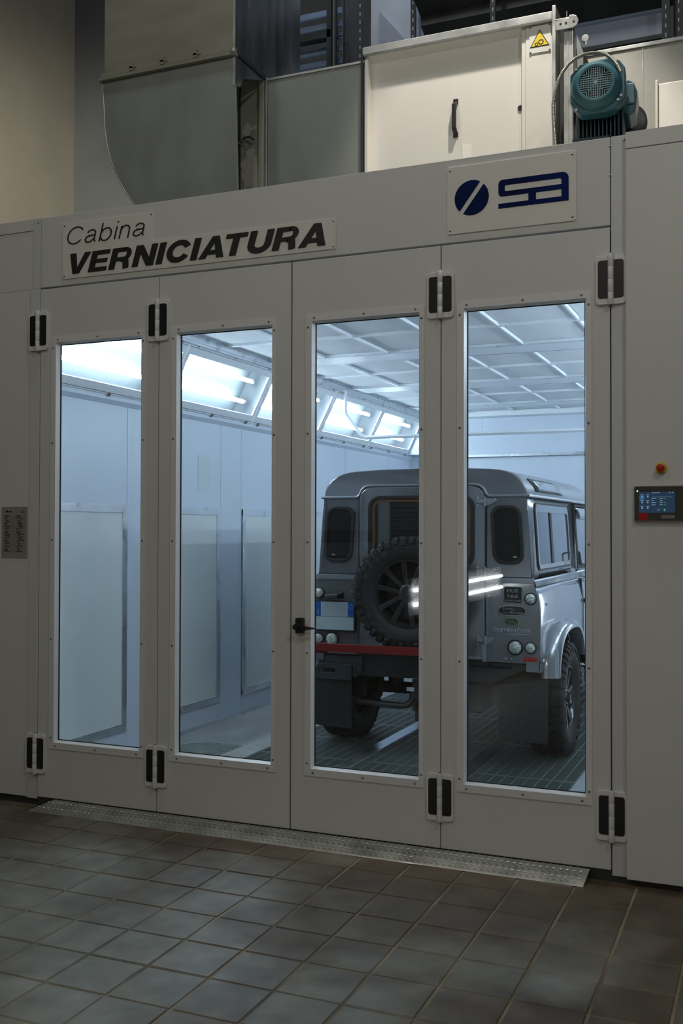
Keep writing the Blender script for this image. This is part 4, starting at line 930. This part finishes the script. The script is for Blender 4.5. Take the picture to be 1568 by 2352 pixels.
# ---------- rear face
rear = B()
rear.prism([(-.825, .72), (-.463, .72), (-.463, 1.288), (-.782, 1.288), (-.798, 1.22), (-.812, 1.16), (-.822, 1.08), (-.825, .98)], .0, .02, 'y')
rear.build('rear_panel', M['paint'], car)
B().prism([(.825, .72), (.463, .72), (.463, 1.288), (.782, 1.288), (.798, 1.22), (.812, 1.16), (.822, 1.08), (.825, .98)], .0, .02, 'y').build('rear_panel', M['paint'], car)
for s_ in (-1, 1):
    B().add([(s_*.770, .006, 1.292), (s_*.463, .006, 1.292), (s_*.463, .012, 1.832), (s_*.733, .012, 1.832), (s_*.770, .03, 1.292), (s_*.463, .03, 1.292), (s_*.463, .03, 1.832), (s_*.733, .03, 1.832)],
            [(0, 1, 2, 3), (4, 7, 6, 5), (0, 3, 7, 4), (1, 5, 6, 2), (0, 4, 5, 1), (2, 6, 7, 3)]).build('rear_corner_panel', M['paint'], car)
    # quarter window
    c0, c1 = (.503, .722) if s_ > 0 else (-.722, -.503)
    sh_ = .010*s_
    o_ = [(x+(-(z-1.57)*.06*s_), z) for x, z in rrect(c0-.002, c1-.010 if s_ > 0 else c1, 1.375, 1.772, .072, 7)]
    i_ = [(x+(-(z-1.57)*.06*s_), z) for x, z in rrect(c0+.020, c1-.032 if s_ > 0 else c1-.022, 1.397, 1.750, .055, 7)]
    qw = B().prism(o_, -.008, .012, 'y', i_).build('quarter_window', M['seal'], car, bevel=.004)
    B().prism(i_, -.001, .004, 'y').build('glass', M['cglass'], qw)
    stk = B(); random.seed(11)
    for k in range(5): stk.box((c1-.075 if s_ > 0 else c0+.05)+k*.006, (c1-.071 if s_ > 0 else c0+.054)+k*.006, -.0018, -.0008, 1.422, 1.428+.004*(k % 3))
    stk.build('etched_mark', M['silver'], qw)
    # rivet strips, capping
    B().box(*sorted((s_*.466, s_*.79)), -.006, .002, 1.250, 1.286).build('capping', M['cap'], car, bevel=.002)
    B().box(*sorted((s_*.466, s_*.775)), -.0015, .003, 1.2865, 1.2925).build('gap', M['seal'], car)
    for (x, z) in ((.55, 1.268), (.50, 1.268), (.70, 1.268), (.537, 1.237), (.50, 1.237), (.52, 1.165), (.485, 1.165)):
        B().lathe([(0, -.005), (.006, 0)], (s_*x, -.005 if z > 1.25 else 0, z), 'y', 8).build('rivet', M['cap'], car)
B().add([(.783, .004, 1.24), (.770, .004, 1.29), (.733, .010, 1.84), (.755, .004, 1.24), (.745, .004, 1.29), (.718, .010, 1.84)], [(0, 1, 4, 3), (1, 2, 5, 4)]).build('corner_strip', M['paint'], car, solid=.006)
B().add([(-.783, .004, 1.24), (-.770, .004, 1.29), (-.733, .010, 1.84), (-.755, .004, 1.24), (-.745, .004, 1.29), (-.718, .010, 1.84)], [(0, 1, 4, 3), (1, 2, 5, 4)]).build('corner_strip', M['paint'], car, solid=.006)
B().prism(rrect(-.468, .468, .715, 1.915, (.003, .10, .10, .003), 8), .004, .03, 'y').build('door_gap', M['seal'], car)
rd = B().prism(rrect(-.455, .455, .735, 1.905, (.006, .09, .09, .006), 8), -.008, .02, 'y').build('rear_door', M['paint'], car, bevel=.006)
o_ = rrect(-.388, .388, 1.355, 1.845, .085, 8); i_ = rrect(-.360, .360, 1.380, 1.820, .065, 8)
rw = B().prism(o_, -.020, -.004, 'y', i_).build('window_seal', M['seal'], rd, bevel=.005)
B().prism(i_, -.0105, -.006, 'y').build('glass', M['cglass'], rd)
hl = B()
for k in range(12): hl.box(-.33, .33, -.0112, -.0104, 1.42+k*.032, 1.421+k*.032)
hl.build('heating_wires', mat('heater_wire', (.06, .07, .07), .5), rw)['kind'] = 'stuff'
B().prism(rrect(-.356, .356, 1.384, 1.816, .06, 8), -.0118, -.0105, 'y', rrect(-.338, .338, 1.395, 1.802, .05, 8)).build('amber_edge', mat('amber_dark', (.16, .055, .012), .45), rw)
B().box(-.455, .455, -.009, .0, .733, .75).build('door_sill', M['cap'], rd)
# door hinges
for (z, w) in ((1.80, .075), (1.33, .06), (.865, .028)):
    h = B().box(.40, .455, -.022, -.006, z-.014, z+.014).prism([(.46, z-.03), (.50, z-.024), (.50+w*.5, z), (.50+w*.6, z+.016), (.46, z+.02)], -.014, .002, 'y').build('hinge', M['cap'], rd, bevel=.003)
    B().tube([(.459, -.018, z-.035), (.459, -.018, z+.03)], .008, 10).build('pin', M['cap'], h)
    for (x, dz) in ((.41, .024), (.41, -.026), (.49, 0), (.49+w*.5, .012)): B().lathe([(0, -.022), (.006, -.021), (.008, -.008)], (x, 0, z+dz), 'y', 8).build('bolt', M['silver'], h)
B().box(.44, .47, -.016, -.004, .72, .84).build('check_strap', M['cap'], rd)
# lamps
def lamp(x, z, r, m=M['lens'], lab=None):
    l_ = B().lathe([(r*1.22, 0), (r*1.22, -.010), (r*1.03, -.014), (r*1.03, 0)], (x, 0, z), 'y', 26).build('lamp_ring', M['seal'], car, smooth=True)
    B().lathe([(0, -.036), (r*.5, -.034), (r*.85, -.028), (r, -.018), (r, -.004)], (x, 0, z), 'y', 26).build('lens', m, l_, smooth=True)
    if lab: l_['label'] = lab
for s_ in (-1, 1):
    lamp(s_*.766, 1.150, .034); lamp(s_*.664, .824, .043); lamp(s_*.766, .826, .033)
    B().box(*sorted((s_*.716, s_*.812)), -.008, 0, .736, .762).build('reflector', M['lens_red'], car, bevel=.002)['label'] = 'red rectangular reflector'
    for x in (.60, .64): B().lathe([(0, -.012), (.008, -.010), (.009, 0)], (s_*x, 0, .747), 'y', 8).build('bolt', M['silver'], car)
# number plate
np_ = B().prism(rrect(-.795, -.478, .875, 1.100, .014), -.028, -.004, 'y').build('number_plate', M['black'], car, bevel=.004)
B().box(-.787, -.489, -.0305, -.028, .892, .984).build('lower_field', M['plateplastic'], np_)
B().box(-.787, -.489, -.0305, -.028, .987, 1.090).build('upper_field', M['plateplastic'], np_)
B().box(-.7875, -.742, -.0312, -.030, .986, 1.0905).box(-.534, -.4885, -.0312, -.030, .986, 1.0905).build('blue_band', M['plateblue'], np_)
text('letter', 'I', -.7665, -.7605, 1.004, -.0318, M['plateplastic'], np_, h=.032)
B().lathe([(.0145, -.0316), (.0165, -.0316)], (-.511, 0, 1.062), 'y', 24, cap=False).build('ring', mat('pale_ring', (.2, .4, .6), .4), np_)
B().box(-.732, -.544, -.0310, -.0304, .992, 1.085).build('inner_field', mat('plate_grey', (.42, .50, .55), .4), np_)
B().add([(-.725, -.004, 1.115), (-.575, -.004, 1.115), (-.575, -.004, 1.160), (-.725, -.004, 1.150), (-.715, -.055, 1.118), (-.605, -.065, 1.118), (-.600, -.060, 1.148), (-.70, -.05, 1.142)],
        [(4, 5, 6, 7), (0, 1, 5, 4), (1, 2, 6, 5), (2, 3, 7, 6), (3, 0, 4, 7)]).build('plate_lamp', M['chassis'], car, bevel=.006)
# badges on the right
bd = B().prism(rrect(.586, .710, 1.118, 1.229, .010), -.006, 0, 'y').build('badge', M['silver'], car)
B().prism(rrect(.589, .707, 1.121, 1.226, .008), -.0075, -.005, 'y').build('field', M['badge'], bd)
text('lettering', 'HUE', .610, .684, 1.190, -.008, M['silver'], bd, h=.024); text('lettering', '166', .614, .684, 1.154, -.008, M['silver'], bd, h=.024); text('lettering', 'BORN 1948', .597, .700, 1.129, -.008, M['silver'], bd, h=.013)
def ell(cx_, cz_, a, b, k=32): return [(cx_+a*math.copysign(abs(math.cos(t))**.75, math.cos(t)), cz_+b*math.copysign(abs(math.sin(t))**.85, math.sin(t))) for t in [2*PI*i/k for i in range(k)]]
bd = B().prism(ell(.642, 1.068, .094, .0335), -.006, 0, 'y').build('badge', M['silver'], car); B().prism(ell(.642, 1.068, .090, .0300), -.0075, -.005, 'y').build('field', M['badge'], bd)
text('lettering', 'LAND', .580, .655, 1.074, -.008, M['silver'], bd, h=.015, shear=.3); text('lettering', 'ROVER', .625, .715, 1.046, -.008, M['silver'], bd, h=.016, shear=.3)
B().box(.665, .705, -.0085, -.0075, 1.078, 1.080).box(.575, .62, -.0085, -.0075, 1.056, 1.058).prism([(.655, 1.074), (.662, 1.074), (.632, 1.060), (.625, 1.060)], -.0085, -.0075).build('dash', M['silver'], bd)
bd = B().prism(ell(.640, .995, .046, .024), -.006, 0, 'y').build('badge', M['badget'], car); B().prism(ell(.640, .995, .043, .021), -.0075, -.005, 'y').build('field', M['green'], bd)
text('lettering', 'LAND-', .612, .664, .997, -.008, M['badget'], bd, h=.010); text('lettering', '-ROVER', .612, .670, .983, -.008, M['badget'], bd, h=.010)
text('decal', 'DEFENDER', .518, .768, .922, -.0012, M['greyl'], car, h=.028, off=.012, ext=.001, space=1.08)
B().box(.60, .768, -.0015, 0, .910, .914).build('decal_line', M['greyl'], car)

# ---------- wheels
def wheel(par, name, R=TR, w=.255, rimr=.232, seed=0):
    """wheel with its axis along x, outer face towards +x"""
    t = empty(name, (0, 0, 0), par); hw = w/2
    pr_ = [(rimr, -hw*.72), (rimr+.02, -hw*.88), (rimr+.07, -hw), (R-.065, -hw*.98), (R-.028, -hw*.90), (R-.014, -hw*.78), (R-.012, 0), (R-.014, hw*.78), (R-.028, hw*.90), (R-.065, hw*.98), (rimr+.07, hw), (rimr+.02, hw*.88), (rimr, hw*.72)]
    ty = B().lathe(pr_, (0, 0, 0), 'x', 60, closed=True).build('tyre', M['rubber'], t, smooth=True)
    lg = B(); N_ = 40
    def blk(a0, a1, xs, r0, r1, sk=0):
        vs = []
        for r_ in (r0, r1):
            for (x, a) in ((xs[0], a0), (xs[1], a0+sk), (xs[1], a1+sk), (xs[0], a1)):
                vs.append((x, r_*math.cos(a), r_*math.sin(a)))
        lg.add(vs, [(4, 5, 6, 7), (0, 1, 5, 4), (1, 2, 6, 5), (2, 3, 7, 6), (3, 0, 4, 7)])
    for k in range(N_):
        a = 2*PI*k/N_; d_ = 2*PI/N_
        for sg in (-1, 1):
            ph = (d_*.5 if sg < 0 else 0)
            blk(a+ph, a+ph+d_*.66, (sg*hw*.40, sg*hw*.88), R-.016, R, .02)
            # shoulder lug wrapping over the sidewall
            vs = []
            e0, e1 = a+ph, a+ph+d_*(.66 if k % 2 else .5)
            for an in (e0, e1):
                for (x, r_) in ((sg*hw*.86, R), (sg*hw*1.0, R-.022), (sg*hw*1.045, R-.062 if k % 2 else R-.048), (sg*hw*.90, R-.064)):
                    vs.append((x, r_*math.cos(an+.02), r_*math.sin(an+.02)))
            lg.add(vs, [(0, 1, 5, 4), (1, 2, 6, 5), (2, 3, 7, 6), (0, 3, 2, 1), (4, 5, 6, 7)])
        blk(a, a+d_*.62, (-hw*.34, -hw*.02), R-.014, R-.001, .05); blk(a+d_*.4, a+d_*1.0, (hw*.02, hw*.34), R-.014, R-.001, -.05)
    lg.build('tread', M['rubber'], ty)['kind'] = 'stuff'
    sw = B()
    for k in range(14):
        if k % 7 in (0, 1, 2, 3):
            a = 2*PI*k/14*.5+.3
            for m_ in (0, PI): sw.add([(hw*1.004, (rimr+q)*math.cos(a+m_+e), (rimr+q)*math.sin(a+m_+e)) for q, e in ((.062, 0), (.062, .11), (.092, .11), (.092, 0))], [(0, 1, 2, 3)])
    sw.build('sidewall_relief', mat('tyre_relief', (.034, .034, .036), .5) if 'tyre_relief' not in bpy.data.materials else bpy.data.materials['tyre_relief'], ty, solid=.002)
    rm_ = B().lathe([(rimr+.002, hw*.70), (rimr+.004, hw*.80), (rimr-.010, hw*.80), (rimr-.018, hw*.60), (rimr-.035, -hw*.5), (rimr-.02, -hw*.72), (rimr+.001, -hw*.72)], (0, 0, 0), 'x', 48, cap=False).build('rim', M['rim'], t, smooth=True)
    B().lathe([(rimr-.036, -.02), (.12, -.035), (0, -.035)], (0, 0, 0), 'x', 40).build('brake_disc', M['chassis'], rm_)
    sp0 = None
    for k in range(5):
        if sp0 is None:
            s_ = B(); f0, f1 = hw*.42, hw*.72
            for sg in (-1, 1):
                P4 = [(.045, sg*.004), (.045, sg*.030), (rimr-.012, sg*.085), (rimr-.012, sg*.045)]
                s_.add([(f0*.8, r_, t_) for r_, t_ in P4[:2]]+[(f1*.55, r_, t_) for r_, t_ in P4[2:]]+[(f1*.85, r_, t_) for r_, t_ in P4[:2]]+[(f1, r_, t_) for r_, t_ in P4[2:]],
                       [(0, 1, 2, 3), (4, 7, 6, 5), (0, 4, 5, 1), (1, 5, 6, 2), (2, 6, 7, 3), (3, 7, 4, 0)])
            sp0 = s_.build('spoke', M['rim'], rm_, bevel=.005)
        else:
            o_ = dup(sp0, rm_); o_.rotation_euler = (2*PI*k/5, 0, 0)
    B().lathe([(.062, hw*.35), (.062, hw*.62), (.048, hw*.70), (.030, hw*.70), (.028, hw*.86), (0, hw*.88)], (0, 0, 0), 'x', 28).build('hub', M['rim'], rm_, smooth=True)
    for k in range(5):
        a = 2*PI*(k+.5)/5; B().lathe([(.009, hw*.4), (.009, hw*.74), (0, hw*.76)], (0, .048*math.cos(a), .048*math.sin(a)), 'x', 6).build('wheel_nut', M['rim'], rm_)
    return t
w0 = wheel(car, 'wheel'); w0.location = (.795, AX, TR)
for (x, y) in ((.795, AY2), (-.795, AX), (-.795, AY2)):
    o_ = dup(w0, car, (x, y, TR)); o_.rotation_euler = (0.3*y, 0, 0) if x > 0 else (.2, 0, PI)
sw_ = wheel(car, 'spare_wheel', R=.388, w=.235, rimr=.228); sw_.location = (-.012, -.165, 1.178); sw_.rotation_euler = (.15, 0, -PI/2)
B().box(-.06, .04, -.08, -.005, 1.10, 1.26).build('wheel_carrier', M['chassis'], car)

# ---------- underside
B().prism([(-.78, .713), (.78, .713), (.78, .70), (.50, .57), (-.50, .57), (-.78, .70)], .03, .07, 'y').build('rear_crossmember', M['chassis'], car, bevel=.003)
B().prism([(-.785, .705), (-.44, .705), (-.44, .59), (-.50, .552), (-.785, .66)], .015, .03, 'y').build('gusset_plate', mat('slate_metal', (.06, .068, .08), .4, .5), car, bevel=.002)
B().prism(rrect(-.80, -.515, .535, .648, (.01, .005, .05, .05)), -.005, .012, 'y', rrect(-.765, -.64, .583, .612, .013)).build('flap_bracket', bpy.data.materials['slate_metal'], car, bevel=.003)
for (x, z) in ((-.77, .690), (-.73, .692), (-.73, .660), (-.63, .69), (-.585, .69), (-.55, .69), (-.535, .675), (-.63, .635), (-.585, .617), (-.48, .69), (-.48, .655), (-.765, .63), (-.545, .556), (-.70, .553)):
    B().disc((x, .0145 if z > .60 else -.0055, z), .0055, .002, n=8).build('bolt_hole', M['ink'], car)
B().lathe([(.030, .0), (.030, -.012), (.019, -.012), (.017, .01)], (-.468, .02, .615), 'y', 24).build('tube_end', M['chassis'], car, smooth=True); B().disc((-.468, .0175, .615), .018, .0005, n=16).build('bore', M['ink'], car)
for s_ in (-1, 1):
    a, b = (.545, .868) if s_ > 0 else (-.835, -.530)
    B().prism([(a, .19), (b, .19), (b, .62), (a, .56)] if s_ > 0 else [(a, .195), (b, .185), (b, .545), (a, .545)], .035, .045, 'y').build('mud_flap', M['flap'], car, bevel=.002)
    B().box(*sorted((s_*.36, s_*.46)), .07, 3.4, .56, .68).build('chassis_rail', M['chassis'], car)
    B().tube([(s_*.42, AX, .42), (s_*.42, AX, .62)], .06, 12).build('coil_spring', M['chassis'], car)
    B().tube([(s_*.50, AX-.15, .36), (s_*.46, AX-.18, .66)], .025, 10).build('damper', mat('damper_yellow_grey', (.05, .05, .03), .5), car, smooth=True)
    for y in (AX, AY2): pass
for y in (AX, AY2):
    B().tube([(-.70, y, .40), (.70, y, .40)], .045, 14).build('axle', M['chassis'], car, smooth=True)
    B().lathe([(0, -.15), (.09, -.12), (.13, -.04), (.14, 0), (.12, .06), (.06, .16), (.04, .25)], (.02, y, .40), 'y', 20).build('differential', M['chassis'], car, smooth=True)
B().tube([(-.55, .16, .365), (-.35, .16, .355), (-.20, .17, .350), (-.155, .18, .358), (-.13, .20, .385), (-.125, .24, .50)], .024, 12).build('exhaust_pipe', mat('exhaust_steel', (.10, .10, .10), .35, .7), car, smooth=True)
B().box(-.02, .42, .10, .38, .35, .56).build('tow_frame', M['chassis'], car, bevel=.01)
B().box(-.06, -.02, .06, .12, .27, .40).box(.20, .24, .06, .12, .27, .40).box(-.06, .30, .07, .10, .30, .32).box(-.08, .30, .06, .09, .34, .56).build('tow_bracket', M['chassis'], car)
B().box(-.12, -.065, .05, .056, .478, .505).build('sticker', M['plateplastic'], car)
B().box(-.32, .36, .9, 2.6, .50, .72).build('transmission_block', M['chassis'], car, bevel=.02)
B().box(-.72, .72, .10, 3.5, .72, .80).build('floor_pan', M['chassis'], car)

# ---------- red barrier in front of the vehicle
bar = empty('red_barrier', (0, 1.42, 0)); tag(bar, 'dark red horizontal bar crossing low behind the spare wheel side of the vehicle', 'barrier')
bar['label'] = 'dark red horizontal bar standing low in front of the spare wheel'
B().box(1.02, 2.16, -.012, .012, .780, .833).build('beam', M['redbar'], bar, bevel=.002)
B().box(1.03, 1.262, .004, .03, .764, .79).build('beam_bracket', M['redbar'], bar)
for x in (1.06, 2.10): B().box(x-.018, x+.018, -.018, .018, 0.004, .79).box(x-.04, x+.04, -.12, .12, .002, .014).build('leg', M['redbar'], bar)

# ---------- pair of tube lamps on a stand out in the hall (seen mirrored in the panes of the right-hand doors)
hl_ = empty('work_light', (1.0, -5.65, FZ)); tag(hl_, 'floor stand with two long horizontal tubes in the hall, seen mirrored in the panes', 'light')
for z in (1.09, .955):
    B().tube([(0, -1.65, z), (0, 1.65, z)], .020, 10).build('lamp_tube', M['hall_tube'], hl_, smooth=True)
B().box(-.07, -.03, -1.75, 1.75, .85, 1.20).build('lamp_housing', M['post'], hl_, bevel=.004)
for y in (-1.3, 1.3): B().box(-.07, -.03, y-.02, y+.02, .02, .85).box(-.3, .2, y-.025, y+.025, 0.002, .03).build('leg', M['dark'], hl_)
